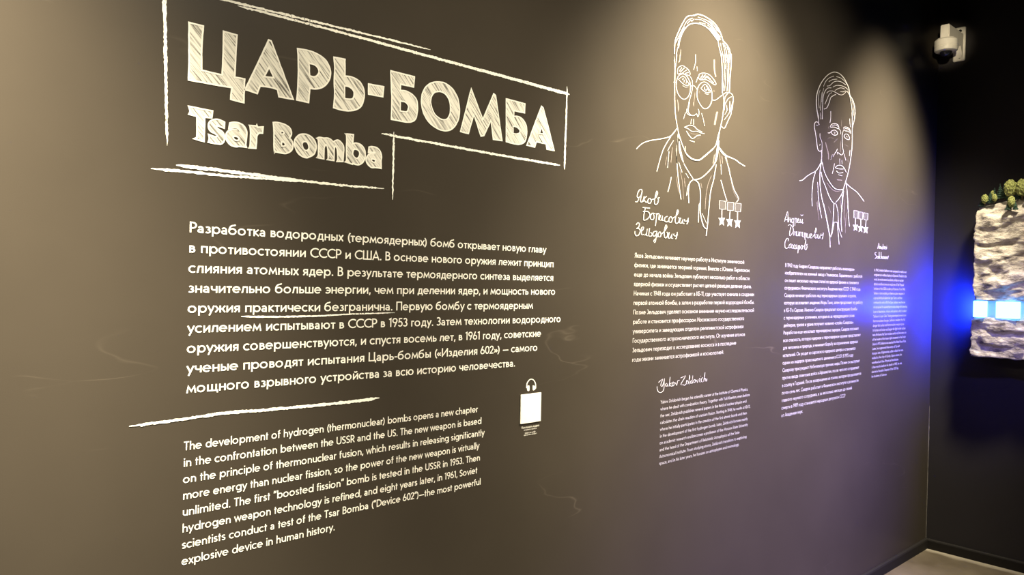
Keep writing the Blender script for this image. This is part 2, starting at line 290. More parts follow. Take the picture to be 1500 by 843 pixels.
SUBTITLE = ['5835 19645*, 6350 19630*, 6338 19475*, 6179 19469*, 6181 19188, 6179 18929*, 5965 18960*, 6021 18990*, 6024 19164, 6015 19458*, 5846 19475*, 5869 19546', '6623 19425*, 6618 19288*, 6548 19305, 6463 19320, 6444 19289, 6487 19250, 6581 19202, 6629 19117, 6623 19008, 6555 18928, 6463 18916, 6272 18927*, 6290 19006, 6277 19096*, 6353 19076, 6429 19065, 6472 19094, 6428 19133, 6320 19179, 6270 19263, 6287 19372, 6376 19444, 6483 19462, 6561 19446', '6745 19429*, 6858 19459, 6970 19456, 7067 19409, 7125 19331, 7140 19223, 7120 18983*, 7141 18935*, 6956 18929*, 6885 18912, 6773 18935, 6686 19016, 6660 19121, 6697 19220, 6783 19279, 6877 19309, 6957 19287*, 6924 19324, 6845 19328, 6727 19294* | 6825 19114, 6864 19143, 6928 19137, 6961 19102, 6937 19060, 6882 19052, 6842 19077', '7199 19440*, 7368 19455*, 7375 19480*, 7393 19432*, 7525 19455*, 7511 19312*, 7429 19297, 7380 19226, 7374 19114, 7361 18937*, 7203 18931*, 7226 18998, 7230 19220, 7221 19393', '7773 19598*, 7885 19615, 8027 19602, 8157 19554, 8224 19476, 8233 19383, 8177 19287*, 8236 19248, 8274 19172, 8272 19076, 8227 18989, 8127 18922, 8013 18907, 7843 18918, 7815 18895*, 7801 19093, 7796 19359 | 7960 19430*, 8009 19431, 8039 19401, 8025 19366, 7961 19354* | 7976 19171*, 8036 19172, 8073 19137, 8066 19096, 8024 19073, 7978 19077*', '8313 19191, 8330 19288, 8408 19388, 8525 19437, 8659 19439, 8781 19387, 8859 19294, 8884 19187, 8864 19059, 8805 18969, 8716 18916, 8649 18880*, 8552 18888, 8432 18948, 8350 19046 | 8513 19205, 8544 19257, 8618 19261, 8672 19213, 8693 19133, 8667 19075, 8608 19053, 8548 19086, 8517 19151', '8900 19391*, 8969 19425, 9092 19419*, 9180 19434, 9270 19420, 9343 19366*, 9450 19421, 9541 19402, 9616 19331, 9645 19237, 9639 19106, 9631 18909*, 9461 18893*, 9484 18956, 9475 19085, 9454 19211, 9417 19268, 9382 19202, 9376 19072, 9376 18902*, 9192 18907*, 9214 18954, 9209 19098, 9185 19215, 9148 19267, 9106 19197, 9096 19083, 9100 18911*, 8914 18920*, 8947 18984, 8949 19144, 8939 19349', '9688 19615*, 9914 19627*, 9895 19394*, 10004 19426, 10117 19408, 10214 19339, 10265 19237, 10268 19087, 10204 18963, 10092 18883, 9997 18880, 9912 18903*, 9904 18877*, 9699 18909*, 9730 18971, 9722 19247, 9715 19557 | 9901 19173, 9932 19251, 10007 19266, 10084 19230, 10099 19149, 10068 19071, 10013 19035, 9946 19063, 9907 19116', '10377 19372*, 10483 19403, 10620 19385, 10711 19313, 10757 19183, 10747 19046, 10757 18869*, 10574 18870, 10457 18860, 10359 18915, 10299 19008, 10316 19110, 10391 19195, 10487 19219, 10585 19222*, 10545 19254, 10467 19255, 10361 19233* | 10439 19050, 10481 19081, 10549 19072, 10580 19034, 10541 19001, 10483 19005']
FRAME = [('left', '5242 22234 5317 22258, 5271 21519 5340 21538, 5313 20514 5375 20529, 5342 19648 5398 19659, 5383 18736 5431 18744'), ('top', '6134 22130 6148 22192, 6601 22130 6613 22186, 8055 22171 8067 22224, 9899 22224 9911 22274, 11026 22253 11037 22298, 12247 22285 12257 22324'), ('top', '6868 22080 6878 22127, 8230 22093 8243 22147, 9899 22093 9916 22155, 11569 22083 11588 22153, 13953 22072 13978 22152, 15860 22060 15889 22150, 17811 22043 17845 22143'), ('right', '17673 22321 17736 22332, 17665 21152 17732 21161, 17640 20377 17712 20385, 17634 19636 17710 19643'), ('bottom', '10743 19752 10754 19813, 11632 19740 11644 19801, 13269 19726 13281 19788, 15094 19711 15106 19776, 17458 19720 17472 19787'), ('drop', '11089 19868 11153 19877, 11100 19215 11157 19222, 11104 18674 11154 18678, 11101 18077 11144 18080'), ('base', '5588 18296 5595 18376, 6510 18298 6517 18371, 7462 18292 7469 18358, 8669 18280 8675 18338, 9797 18291 9801 18340, 10860 18338 10862 18378'), ('base', '5083 18182 5087 18240, 5771 18192 5776 18248, 6667 18203 6671 18257, 7631 18238 7634 18290, 8635 18267 8638 18317')]
DIVIDER = '4744 12752 4736 12810, 5588 12772 5579 12832, 6803 12818 6795 12882, 7915 12791 7908 12858, 9349 12778 9340 12849, 10330 12780 10318 12854, 10846 12804 10831 12880'
UNDERLINE = '7089 15018 7089 15065, 7867 15002 7866 15044, 8935 15004 8933 15042, 9886 15040 9884 15074, 11277 15064 11275 15093'
PORTRAIT_ONE = {'coat': ['23711 21893 23741 21884, 23467 21665 23496 21655, 23247 21470 23275 21460', '23805 21710 23848 21712, 23727 21341 23770 21344, 23720 20954 23763 20959, 23759 20565 23802 20571', '23828 21710 23871 21719, 23890 21360 23932 21370, 24023 20991 24065 21001, 24204 20616 24246 20628', '26589 22210 26646 22213, 26499 21845 26557 21848, 26460 21546 26517 21550, 26394 21246 26451 21249, 26306 20876 26362 20878', '26573 21581 26611 21603, 26903 21389 26939 21412, 27183 21289 27208 21316, 27571 21248 27592 21276, 28003 21181 28026 21209', '26902 21392 26939 21409, 27125 21215 27165 21229, 27243 20984 27285 20995', '21346 20788 21316 20804, 21653 21015 21629 21035, 22075 21180 22063 21205, 22680 21326 22670 21352, 23135 21451 23119 21475, 23429 21583 23396 21599, 23744 21877 23706 21888', '23339 21534 23374 21527, 22952 21081 22988 21075, 22739 20673 22777 20671, 22535 20135 22573 20133', '23525 21420 23549 21415, 23301 21162 23325 21157, 23164 20969 23188 20965', '23249 20960 23276 20963, 23187 20345 23214 20347', '23423 20026 23470 20026, 23347 19740 23393 19738, 23231 19451 23277 19448', '23775 21575 23819 21579, 23704 21108 23749 21113, 23777 20483 23822 20491, 23904 19863 23949 19871, 24080 19243 24125 19251', '23867 21552 23908 21558, 23884 21130 23925 21139, 24081 20764 24119 20778, 24399 20445 24436 20462, 24847 20100 24883 20117', '23882 20635 23908 20643, 24107 20273 24133 20281', '24352 20263 24376 20274, 24543 20106 24567 20117', '27061 21239 27112 21254, 27312 20861 27364 20875, 27521 20421 27574 20434, 27781 19981 27833 19996, 28134 19651 28189 19662, 27998 19492 28048 19483', '26540 21546 26590 21573, 26923 21315 26964 21346, 27402 21245 27427 21281, 27782 21216 27813 21251, 28173 21108 28209 21143, 28592 21026 28626 21062', '26783 20266 26829 20277, 26984 19904 27030 19916, 27266 19444 27313 19456', '26762 20901 26794 20905, 26807 20500 26839 20504'],
 'eyebrows': ['23706 23940 23678 23934, 23692 24082 23664 24079, 23774 24203 23753 24212, 23968 24298 23967 24315, 24171 24285 24186 24302, 24382 24219 24405 24234, 24478 24119 24507 24127, 24440 24033 24450 24019, 24236 24030 24228 24012, 23938 24020 23938 24002, 23709 23936 23717 23922', '23784 24048 23756 24053, 23943 24227 23915 24232', '23846 24022 23821 24031, 24109 24248 24083 24256', '23988 24026 23970 24037, 24275 24208 24258 24218', '24153 24034 24141 24047, 24403 24146 24391 24160', '25087 24115 25054 24112, 25142 24220 25122 24232, 25395 24302 25395 24321, 25702 24327 25716 24347, 25973 24260 25999 24278, 26255 24086 26287 24100, 26241 24023 26262 24011, 26144 24020 26127 24000, 25866 24075 25849 24055, 25542 24097 25537 24077, 25232 24021 25227 24001, 25096 24048 25069 24032, 25087 24115 25054 24112', '25198 24057 25168 24063, 25368 24243 25338 24248', '25286 24048 25259 24056, 25545 24277 25517 24285', '25460 24082 25439 24092, 25723 24261 25702 24271', '25352 24160 25361 24180, 25708 24168 25724 24188, 26122 24057 26144 24076', '25569 24230 25586 24248, 25890 24166 25907 24184'],
 'eyes': ['23749 23735 23734 23744, 23989 23892 23980 23904, 24144 23900 24161 23913, 24317 23762 24338 23774, 24425 23699 24449 23706, 24372 23648 24379 23635, 24169 23621 24160 23606, 23960 23677 23944 23664, 23791 23742 23775 23729', '24035 23861 24063 23861, 23998 23774 24023 23786, 24123 23775 24150 23786, 24064 23696 24090 23694', '24253 23804 24272 23805, 24216 23673 24235 23675', '23995 23553 24002 23561, 24167 23523 24169 23532, 24379 23576 24377 23584', '25256 23677 25232 23684, 25466 23867 25451 23880, 25629 23861 25649 23878, 25812 23744 25839 23758, 25883 23676 25912 23674, 25740 23617 25741 23599, 25523 23613 25508 23595, 25276 23681 25257 23664', '25467 23786 25503 23793, 25474 23680 25504 23697, 25635 23682 25614 23695, 25705 23807 25669 23797, 25582 23829 25564 23808', '25723 23783 25744 23788, 25751 23660 25772 23665', '25492 23533 25499 23542, 25630 23519 25633 23529, 25766 23544 25766 23553'],
 'face': ['23434 24635 23481 24646, 23487 24138 23534 24148, 23496 23607 23544 23616, 23514 23173 23561 23182, 23552 22549 23599 22557', '23438 23575 23441 23592, 23580 23590 23584 23608', '23599 24648 23627 24653, 23558 24348 23586 24352, 23514 24121 23542 24124', '24476 23991 24502 24004, 24609 23870 24637 23880, 24640 23630 24670 23635, 24586 23372 24616 23374, 24469 23103 24498 23104, 24394 22841 24423 22843, 24392 22691 24421 22695', '24992 24075 25021 24076, 24932 23938 24961 23938, 24879 23840 24908 23840', '24805 24910 24830 24916, 24810 24786 24835 24792, 24818 24614 24843 24617, 24701 24304 24725 24305', '24914 24470 24934 24475, 24943 24301 24963 24306', '27140 23848 27179 23837, 26975 23710 27019 23705, 26884 23532 26934 23537, 26879 23110 26929 23118', '26980 23359 26950 23362, 27159 23599 27133 23606, 27441 23754 27421 23766', '27307 23552 27330 23556, 27300 23181 27322 23184', '26792 23775 26814 23780, 26853 23472 26875 23476, 26860 23107 26882 23110', '27074 23353 27096 23357, 27107 23148 27130 23152', '23526 22868 23569 22877, 23563 22519 23606 22528, 23673 22098 23715 22108, 23829 21708 23871 21721, 24031 21377 24072 21392, 24231 21126 24271 21142, 24431 20943 24469 20960', '24346 20986 24406 21026, 24496 20911 24550 20954, 24727 20844 24761 20892, 25036 20832 25041 20881, 25303 20887 25266 20927, 25558 21031 25501 21062, 25906 21248 25847 21279, 26209 21439 26148 21469', '26123 21397 26083 21410, 26403 21633 26356 21639, 26522 21959 26471 21959, 26642 22241 26591 22240, 26784 22645 26732 22643, 26873 23044 26821 23039, 26910 23434 26857 23427', '24468 23009 24501 23010, 24396 22772 24429 22776, 24414 22603 24444 22616, 24618 22520 24633 22540, 24824 22553 24814 22570, 24956 22632 24969 22652, 25025 22535 25057 22547', '24314 22729 24342 22734, 24323 22560 24347 22572, 24570 22500 24586 22516', '25061 22839 25094 22850, 25114 22751 25148 22758, 25097 22596 25129 22595, 25006 22544 25027 22531', '24229 22578 24249 22577, 24097 22307 24118 22306', '25296 22723 25318 22731, 25404 22542 25426 22548, 25516 22260 25539 22266', '24787 22416 24815 22420, 24796 22192 24824 22196', '24640 22393 24671 22396, 24600 22191 24631 22193', '24281 21305 24303 21308, 24301 21057 24323 21060', '24200 21992 24184 22010, 24363 22058 24348 22077, 24546 22128 24545 22150, 24828 22131 24846 22153, 25026 22049 25048 22071, 25379 21987 25398 22010', '24212 21981 24219 22001, 24400 21982 24414 22002, 24695 21914 24704 21934, 25038 21965 25043 21985, 25336 21939 25345 21959, 25539 21954 25542 21974', '24323 21876 24355 21893, 24498 21747 24528 21766, 24701 21648 24720 21670, 24865 21685 24846 21703, 25056 21797 25039 21816, 25298 21860 25289 21881', '24565 21545 24574 21565, 24882 21533 24891 21553', '27509 23573 27553 23576, 27412 23287 27456 23291, 27395 23047 27439 23048, 27217 22781 27258 22778, 27065 22550 27105 22546, 26968 22420 26998 22407, 26858 22400 26841 22375, 26756 22446 26725 22425', '27325 23509 27357 23514, 27314 23151 27346 23153, 27162 22950 27189 22946, 26929 22735 26954 22729', '27040 23278 27063 23287, 27125 23178 27150 23180, 26948 22943 26970 22941', '26978 23449 27002 23450, 26906 23259 26930 23260'],
 'glasses': ['23642 23561 23607 23556, 23676 23736 23642 23736, 23789 23888 23763 23898, 23983 23985 23978 24005, 24180 23990 24202 24011, 24392 23875 24424 23891, 24504 23701 24541 23711, 24514 23458 24551 23462, 24418 23246 24451 23241, 24240 23106 24259 23091, 24088 23068 24076 23045, 23884 23126 23857 23107, 23716 23263 23682 23250, 23647 23443 23612 23434, 23642 23561 23607 23556', '25008 23447 24970 23441, 25042 23652 25006 23652, 25205 23855 25178 23865, 25454 23963 25455 23985, 25713 23939 25740 23960, 25919 23791 25956 23805, 25996 23577 26036 23586, 25985 23321 26024 23323, 25838 23095 25871 23087, 25628 22971 25638 22951, 25420 22961 25398 22940, 25197 23084 25165 23068, 25038 23255 25001 23243, 25008 23447 24970 23441', '24551 23629 24543 23644, 24715 23685 24720 23703, 24860 23653 24882 23668, 24948 23583 24974 23596', '26046 23371 26049 23392, 26262 23397 26248 23414, 26586 23586 26563 23598, 26862 23753 26840 23767, 27043 23842 27034 23862, 27273 23880 27285 23902, 27459 23839 27493 23856, 27537 23698 27576 23707, 27521 23511 27560 23516, 27475 23211 27515 23216'],
 'hair': ['23495 24369 23443 24359, 23500 25055 23448 25046, 23655 25427 23606 25427, 23986 25944 23939 25948, 24240 26223 24209 26241, 24611 26351 24598 26379, 24904 26482 24903 26514, 25245 26512 25265 26547, 25600 26494 25630 26528, 26008 26426 26049 26459, 26336 26264 26386 26293, 26554 26059 26609 26084, 26682 25879 26734 25907, 26975 25762 27025 25792, 27196 25580 27255 25601, 27311 25177 27372 25194', '24656 26353 24640 26374, 24905 26470 24902 26496, 25161 26493 25173 26521', '23722 24909 23665 24903, 23810 25269 23755 25266, 24022 25633 23972 25638, 24339 25925 24306 25946, 24747 26084 24744 26118, 25171 26140 25193 26177, 25612 26098 25652 26134, 26026 25930 26075 25964, 26334 25770 26385 25803', '23536 25061 23509 25062, 23690 25315 23664 25316, 23925 25663 23899 25665, 24123 25932 24098 25934', '23660 24994 23637 24992, 23732 25254 23709 25252, 23867 25504 23845 25504, 24043 25791 24021 25791', '24082 25919 24056 25926, 24283 26103 24262 26114, 24573 26248 24559 26263', '24227 25944 24204 25949, 24368 26076 24349 26085, 24533 26166 24519 26178', '24521 26112 24494 26123, 24688 26240 24661 26251', '24739 26239 24740 26260, 25083 26313 25090 26334, 25434 26312 25451 26335, 25794 26263 25820 26283, 26075 26101 26104 26120, 26358 25988 26388 26007, 26503 25867 26536 25884', '24905 26371 24912 26387, 25300 26395 25309 26411, 25613 26385 25627 26401, 25841 26327 25858 26342', '25000 26195 25007 26210, 25443 26228 25450 26244', '25481 26377 25489 26393, 25794 26391 25809 26407, 26071 26282 26092 26295, 26262 26148 26284 26161', '25838 26378 25857 26393, 26164 26278 26184 26292, 26426 26135 26448 26148', '25572 26236 25590 26251, 25894 26136 25914 26150, 26176 25998 26197 26012, 26462 25883 26482 25898', '25793 26342 25814 26355, 26028 26194 26050 26208, 26290 26050 26311 26065, 26505 25971 26525 25986', '25711 26143 25731 26157, 26038 25991 26058 26005, 26417 25821 26438 25836', '26039 26043 26052 26055, 26320 25980 26334 25992', '23607 24393 23574 24387, 23614 24741 23581 24736, 23687 24951 23655 24948', '26339 25754 26381 25768, 26445 25493 26487 25507, 26574 25236 26616 25249, 26622 24987 26666 24998', '26515 25744 26536 25750, 26596 25502 26617 25509, 26725 25270 26746 25277, 26760 25017 26782 25022', '26655 25775 26676 25783, 26810 25498 26831 25504, 26887 25044 26909 25049', '26847 25741 26868 25748, 26978 25482 27000 25489, 27068 25082 27090 25088', '26993 25695 27014 25703, 27148 25467 27169 25474, 27212 25112 27234 25118', '26725 25790 26747 25800, 26900 25595 26924 25604, 26969 25323 26994 25330', '27303 25481 27353 25492, 27318 25142 27369 25151, 27267 24656 27318 24664, 27243 24123 27293 24131, 27231 23856 27281 23864', '26578 25322 26632 25335, 26620 24915 26674 24927, 26670 24535 26725 24546, 26679 24015 26734 24026, 26705 23759 26759 23770', '26746 25333 26767 25339, 26807 25033 26829 25038, 26846 24701 26867 24706, 26839 24308 26861 24311, 26787 23879 26809 23882', '26887 25364 26909 25369, 26952 24985 26974 24990, 26946 24591 26968 24595, 26938 24248 26960 24252, 26882 23897 26904 23900', '27054 25401 27076 25405, 27077 24880 27100 24884, 27071 24484 27093 24488, 27065 24089 27087 24092, 27026 23898 27048 23900', '27173 25427 27196 25431, 27167 25030 27189 25035, 27167 24503 27189 24507, 27120 23941 27142 23944', '26971 25173 26987 25175, 26892 24790 26909 24792', '27128 24890 27145 24894, 27224 24382 27240 24386'],
 'necktie': ['25010 20079 24993 20110, 25398 20181 25368 20207, 25830 20429 25786 20448, 26264 20782 26211 20794, 26522 21171 26461 21171, 26630 21844 26567 21839', '24897 20079 24937 20111, 25191 19969 25248 19991, 25331 19646 25395 19655, 25349 19207 25414 19212, 25366 18812 25430 18822, 25606 18331 25666 18348, 25837 18215 25883 18244', '26386 20859 26443 20860, 26234 20239 26290 20239, 26033 19717 26089 19718, 25946 19060 26002 19061, 25884 18457 25940 18458, 25800 17954 25856 17954', '24858 20089 24892 20072, 24607 19922 24653 19917, 24539 19524 24587 19528, 24597 19141 24645 19147', '24693 20004 24728 19997, 24494 19764 24530 19761, 24424 19418 24462 19418', '25302 19205 25341 19204, 25256 19052 25296 19054, 25248 18437 25288 18439', '25516 18823 25539 18830, 25839 18449 25862 18457'],
 'shading': ['23841 24891 23879 24898, 23828 24693 23866 24699, 23777 24414 23815 24419', '23784 24688 23827 24697, 23791 24520 23834 24526, 23716 24373 23756 24372', '26070 24980 26161 25000, 26082 24725 26172 24745, 26114 24523 26203 24548, 26216 24322 26304 24351', '26101 23757 26146 23780, 26148 23722 26194 23745', '24825 23440 24848 23443, 24791 23209 24814 23211, 24760 22916 24783 22918', '23674 22957 23706 22968, 23764 22779 23797 22787, 23780 22587 23813 22593', '25128 23570 25148 23575, 25154 23474 25174 23479', '23733 22877 23760 22883, 23779 22542 23806 22547', '24735 23053 24763 23059, 24765 22918 24793 22924', '26366 22968 26485 22973, 26273 22690 26392 22696, 26206 22417 26326 22424', '24551 21869 24561 21880, 24800 21821 24802 21833, 25144 21900 25141 21911', '25084 21679 25072 21688, 25205 21739 25193 21748', '26259 21229 26325 21232, 26172 20860 26237 20862', '23506 21408 23524 21403, 23265 21143 23283 21138', '23446 21137 23467 21139, 23378 20556 23399 20557', '26643 21363 26667 21367, 26716 20923 26740 20927', '26781 21263 26805 21268, 26875 20942 26900 20946', '23450 21144 23470 21145, 23385 20560 23406 20562', '23117 20753 23136 20753, 23015 20412 23035 20412', '23957 20328 23978 20333, 24123 19957 24144 19961, 24243 19259 24264 19262', '24274 19973 24295 19977, 24345 19731 24366 19735', '23756 20059 23783 20064, 23927 19512 23955 19518', '26107 20375 26136 20372, 25859 19949 25888 19948, 25748 19440 25779 19441, 25724 18991 25754 18992', '26657 21268 26683 21272, 26718 20921 26744 20925', '26842 21241 26868 21245, 26882 20966 26908 20970', '27547 20219 27567 20225, 27804 19830 27824 19837, 28056 19618 28075 19626', '25379 19995 25403 20001, 25456 19806 25481 19811', '24264 20073 24288 20076, 24336 19744 24359 19748']}
PORTRAIT_TWO = {'coat': ['35457 22637 35522 22645, 35473 22359 35538 22366, 35440 22004 35504 22010', '33387 20921 33369 20949, 33709 20998 33674 21021, 34059 21190 34017 21210, 34481 21373 34445 21396, 34956 21549 34910 21568, 35286 21800 35227 21811, 35466 21999 35403 22006', '34907 21525 34963 21523, 34704 21154 34762 21155, 34617 20729 34675 20732, 34603 20311 34661 20316, 34649 19865 34707 19870', '35437 22005 35507 22009, 35348 21572 35417 21578, 35379 21013 35448 21021, 35520 20533 35588 20545, 35733 20128 35802 20142, 36028 19691 36096 19705', '35466 21582 35525 21594, 35638 21248 35695 21262, 35964 20927 36020 20943, 36295 20568 36352 20584, 36627 20309 36679 20329, 36963 20172 36996 20199, 37147 20204 37130 20230', '35150 21059 35189 21064, 35225 20647 35265 20652, 35328 20166 35367 20172, 35545 19657 35585 19663', '37971 20915 38025 20917, 37877 20391 37931 20394, 37827 19837 37881 19839', '38188 21375 38253 21386, 38335 21021 38401 21031, 38449 20514 38516 20522, 38571 19893 38638 19900', '38200 21331 38246 21357, 38633 21189 38675 21216, 39156 21073 39196 21100, 39595 20966 39644 20991, 40048 20762 40103 20785, 40417 20585 40474 20608', '35343 19950 35381 19957, 35679 19361 35718 19368', '35806 20057 35895 20073, 36196 19307 36286 19322, 36570 18509 36662 18522', '36572 18548 36624 18552, 36643 17995 36695 17999', '37804 20195 37864 20199, 37767 19422 37827 19426, 37884 18842 37943 18847', '38477 20213 38526 20219, 38647 19483 38697 19489, 38752 19155 38802 19161', '35191 20637 35230 20643, 35289 20227 35328 20232, 35342 19951 35381 19956', '37856 20676 37921 20681, 37812 20159 37877 20163'],
 'eyebrows': ['36356 23874 36303 23879, 36503 24026 36465 24042, 36809 24110 36811 24138, 37124 24109 37166 24135, 37257 23986 37318 24000, 37225 23943 37222 23915, 36894 23961 36879 23932, 36554 23925 36560 23898, 36353 23863 36374 23840', '36500 23936 36479 23955, 36813 24044 36814 24067, 37139 24020 37161 24045', '37862 24018 37804 24013, 37877 24096 37847 24115, 38163 24139 38182 24167, 38466 24089 38516 24111, 38620 23911 38670 23903, 38335 23981 38311 23953, 37988 23959 37963 23932, 37856 24012 37811 23989', '37965 24039 37974 24064, 38303 24061 38331 24086, 38512 23972 38556 23994'],
 'eyes': ['36088 23544 36086 23573, 36327 23580 36299 23603, 36519 23699 36486 23720, 36824 23788 36833 23818, 37072 23741 37126 23766, 37109 23657 37168 23651, 36906 23574 36912 23546, 36630 23576 36591 23547, 36467 23667 36413 23643', '36689 23682 36715 23706, 36845 23667 36894 23682, 36754 23621 36792 23609', '37917 23675 37859 23671, 38064 23778 38045 23800, 38313 23787 38354 23811, 38489 23650 38547 23663, 38440 23580 38465 23560, 38220 23564 38196 23537, 38019 23608 37974 23585, 37917 23675 37859 23671', '38109 23700 38148 23716, 38218 23639 38256 23655'],
 'face': ['35208 23811 35154 23793, 35100 23915 35063 23889, 34822 23903 34845 23882, 34677 23769 34732 23772, 34688 23565 34743 23577, 34804 23351 34860 23364, 34914 23050 34970 23061, 35025 22717 35081 22729, 35131 22581 35178 22602, 35345 22545 35344 22572, 35488 22626 35446 22640', '35247 23404 35284 23410, 35258 23215 35294 23224, 35459 23010 35495 23018, 35489 22694 35526 22699, 35483 22342 35520 22347, 35517 21966 35554 21971', '35441 22570 35499 22579, 35476 22283 35534 22290, 35444 21958 35502 21963', '35306 22907 35345 22905, 35247 22826 35286 22824', '36310 24645 36365 24654, 36322 24321 36377 24329, 36258 24075 36313 24080', '37276 23927 37306 23940, 37449 23834 37483 23843, 37456 23701 37492 23706', '37746 23944 37790 23946, 37624 23681 37669 23685, 37641 23378 37686 23385, 37693 23080 37738 23089, 37845 22855 37888 22866', '37157 22923 37205 22919, 36936 22683 36984 22679', '37256 22661 37204 22651, 37199 22746 37181 22767, 37415 22700 37445 22724, 37642 22667 37631 22689, 37860 22793 37811 22797, 37858 22890 37803 22882', '36909 22708 36941 22705, 36690 22470 36722 22467', '36621 22579 36646 22579, 36440 22288 36465 22287', '37889 22769 37924 22778, 38115 22461 38150 22470', '38657 24976 38717 24987, 38714 24614 38775 24624, 38747 24061 38808 24070, 38769 23693 38830 23701, 38767 23135 38828 23141, 38684 22752 38744 22757, 38588 22338 38648 22342', '38571 23046 38608 23050, 38519 22731 38556 22734', '38436 24631 38482 24639, 38486 24391 38532 24401, 38567 24218 38613 24228', '37426 22469 37462 22474, 37455 22200 37491 22204', '37667 22438 37703 22443, 37700 22229 37736 22234', '34837 23740 34846 23758, 35054 23745 35063 23763', '35554 22049 35613 22062, 35769 21650 35826 21665, 36177 21303 36230 21322, 36667 21030 36715 21053, 37084 20905 37111 20934, 37584 20916 37585 20945, 37916 20967 37906 20995', '38746 23094 38813 23100, 38663 22619 38730 22624, 38486 22042 38552 22043, 38261 21573 38326 21573, 38034 21181 38097 21179, 37809 20793 37870 20788, 37500 20511 37554 20500, 37150 20281 37200 20268', '36845 22157 36887 22159, 36779 21916 36820 21916, 36637 21630 36678 21630', '36976 21963 36938 21978, 37204 22078 37179 22099, 37509 22132 37518 22159, 37823 22100 37866 22123, 38120 21917 38173 21935, 38164 21851 38222 21864', '36991 21944 37004 21971, 37440 21941 37446 21968, 37934 21998 37933 22025', '37106 21816 37146 21839, 37366 21733 37381 21760, 37865 21807 37858 21833', '37334 21643 37343 21660, 37785 21638 37794 21656'],
 'hair': ['35140 24067 35068 24050, 34963 24452 34891 24436, 34868 24838 34795 24826, 34919 25248 34847 25243, 35203 25704 35136 25706, 35619 26102 35560 26112, 36108 26415 36065 26436, 36635 26608 36630 26642, 37179 26645 37219 26684, 37652 26532 37715 26566, 38005 26330 38078 26359, 38261 26106 38340 26130, 38384 25820 38462 25846, 38752 25607 38830 25634, 38983 25309 39066 25330, 39037 25011 39121 25024, 38985 24683 39069 24693', '35503 24123 35454 24115, 35484 24479 35434 24471, 35502 24949 35452 24942, 35565 25280 35516 25276, 35709 25509 35665 25512, 35945 25695 35921 25711, 36353 25785 36348 25808', '35871 25432 35832 25443, 36080 25571 36059 25591, 36452 25646 36462 25672, 36843 25638 36867 25666, 37184 25610 37201 25637, 37537 25659 37522 25681, 37816 25788 37777 25801, 37979 25909 37947 25925, 38210 25971 38197 25995', '35621 24623 35596 24641, 35944 24754 35900 24763, 36190 25066 36138 25066, 36306 25292 36257 25296, 36551 25436 36519 25452, 36859 25560 36833 25579', '35712 24880 35669 24881, 35920 25166 35878 25167, 36160 25458 36122 25464, 36408 25560 36385 25575', '35535 25712 35497 25713, 35742 25985 35707 25989, 36109 26230 36085 26242, 36619 26419 36603 26435', '36058 26026 36029 26042, 36434 26201 36416 26222, 36953 26332 36944 26356', '35870 25782 35857 25804, 36197 25875 36167 25891, 36514 26084 36482 26100, 36891 26215 36885 26240, 37347 26274 37367 26302, 37894 26229 37924 26257', '36520 25863 36501 25879, 36904 26010 36896 26030, 37431 26095 37440 26118, 37905 26095 37929 26119, 38183 26041 38215 26064', '36730 25724 36705 25738, 37118 25901 37098 25917, 37440 25991 37443 26013, 37811 26000 37827 26024', '36836 26432 36849 26454, 37336 26457 37357 26478, 37746 26387 37777 26407, 38027 26275 38063 26293', '37349 25793 37353 25814, 37661 25836 37652 25854, 37937 25949 37915 25963', '35166 25474 35198 25475, 35024 25214 35056 25218, 35043 24869 35075 24875, 35121 24592 35153 24599', '35359 25392 35392 25396, 35285 25029 35318 25033, 35266 24793 35299 24797, 35220 24494 35253 24498', '35505 25624 35538 25627, 35397 25282 35430 25286, 35354 24924 35387 24929', '38078 25917 38125 25938, 38329 25781 38381 25798, 38565 25363 38620 25376, 38696 24953 38752 24964, 38722 24639 38778 24648', '38632 25622 38664 25631, 38831 25285 38863 25293, 38927 24867 38960 24874', '35256 24412 35289 24418, 35306 24091 35338 24097', '34939 24355 34986 24368, 35041 24199 35089 24210, 35087 23917 35136 23926', '35440 24441 35481 24447, 35426 24118 35468 24123', '39063 25046 39120 25052, 38965 24656 39020 24661, 38838 24388 38893 24391, 38764 24190 38819 24194'],
 'necktie': ['36749 18520 36687 18522, 36917 19072 36854 19071, 36975 19727 36912 19723, 36973 20178 36910 20174', '37159 20174 37205 20183, 37381 19830 37429 19837, 37447 19399 37495 19404, 37554 18967 37601 18974, 37908 18547 37954 18556', '36915 19242 36914 19266, 37356 19272 37355 19296', '37329 19281 37382 19287, 37437 18815 37491 18820, 37596 18185 37650 18190', '36812 18632 36770 18634, 37017 19223 36976 19223'],
 'shading': ['35848 23062 35929 23082, 36024 22791 36106 22811, 36186 22548 36270 22564, 36214 22287 36299 22298', '36809 23195 36784 23203, 37198 23431 37172 23438', '36080 23242 36064 23249, 36333 23367 36317 23374', '36450 23383 36461 23396, 36715 23362 36726 23374', '38007 23239 38026 23256, 38324 23191 38344 23207', '37556 24399 37583 24402, 37540 24093 37567 24096', '37476 23355 37512 23360, 37508 22813 37544 22818', '35230 24318 35263 24324, 35274 24092 35307 24099', '36087 23851 36118 23862, 36189 23763 36220 23774', '36120 21120 36152 21135, 36606 20882 36634 20899, 37100 20802 37108 20821, 37671 20875 37667 20894', '37189 21372 37194 21406, 37758 21407 37764 21441', '35183 20154 35212 20157, 35248 19659 35277 19662', '37597 20438 37629 20442, 37704 20009 37736 20012', '38090 20483 38123 20485, 38084 19882 38117 19884', '38347 22538 38377 22547, 38481 22406 38512 22415', '35113 20106 35142 20111, 35423 19256 35453 19260', '38381 19836 38414 19838, 38297 19127 38330 19128', '38230 19602 38257 19605, 38318 18813 38346 18815', '38109 20183 38142 20186, 38111 19447 38144 19448', '36348 19980 36371 19987, 36680 19666 36704 19673']}
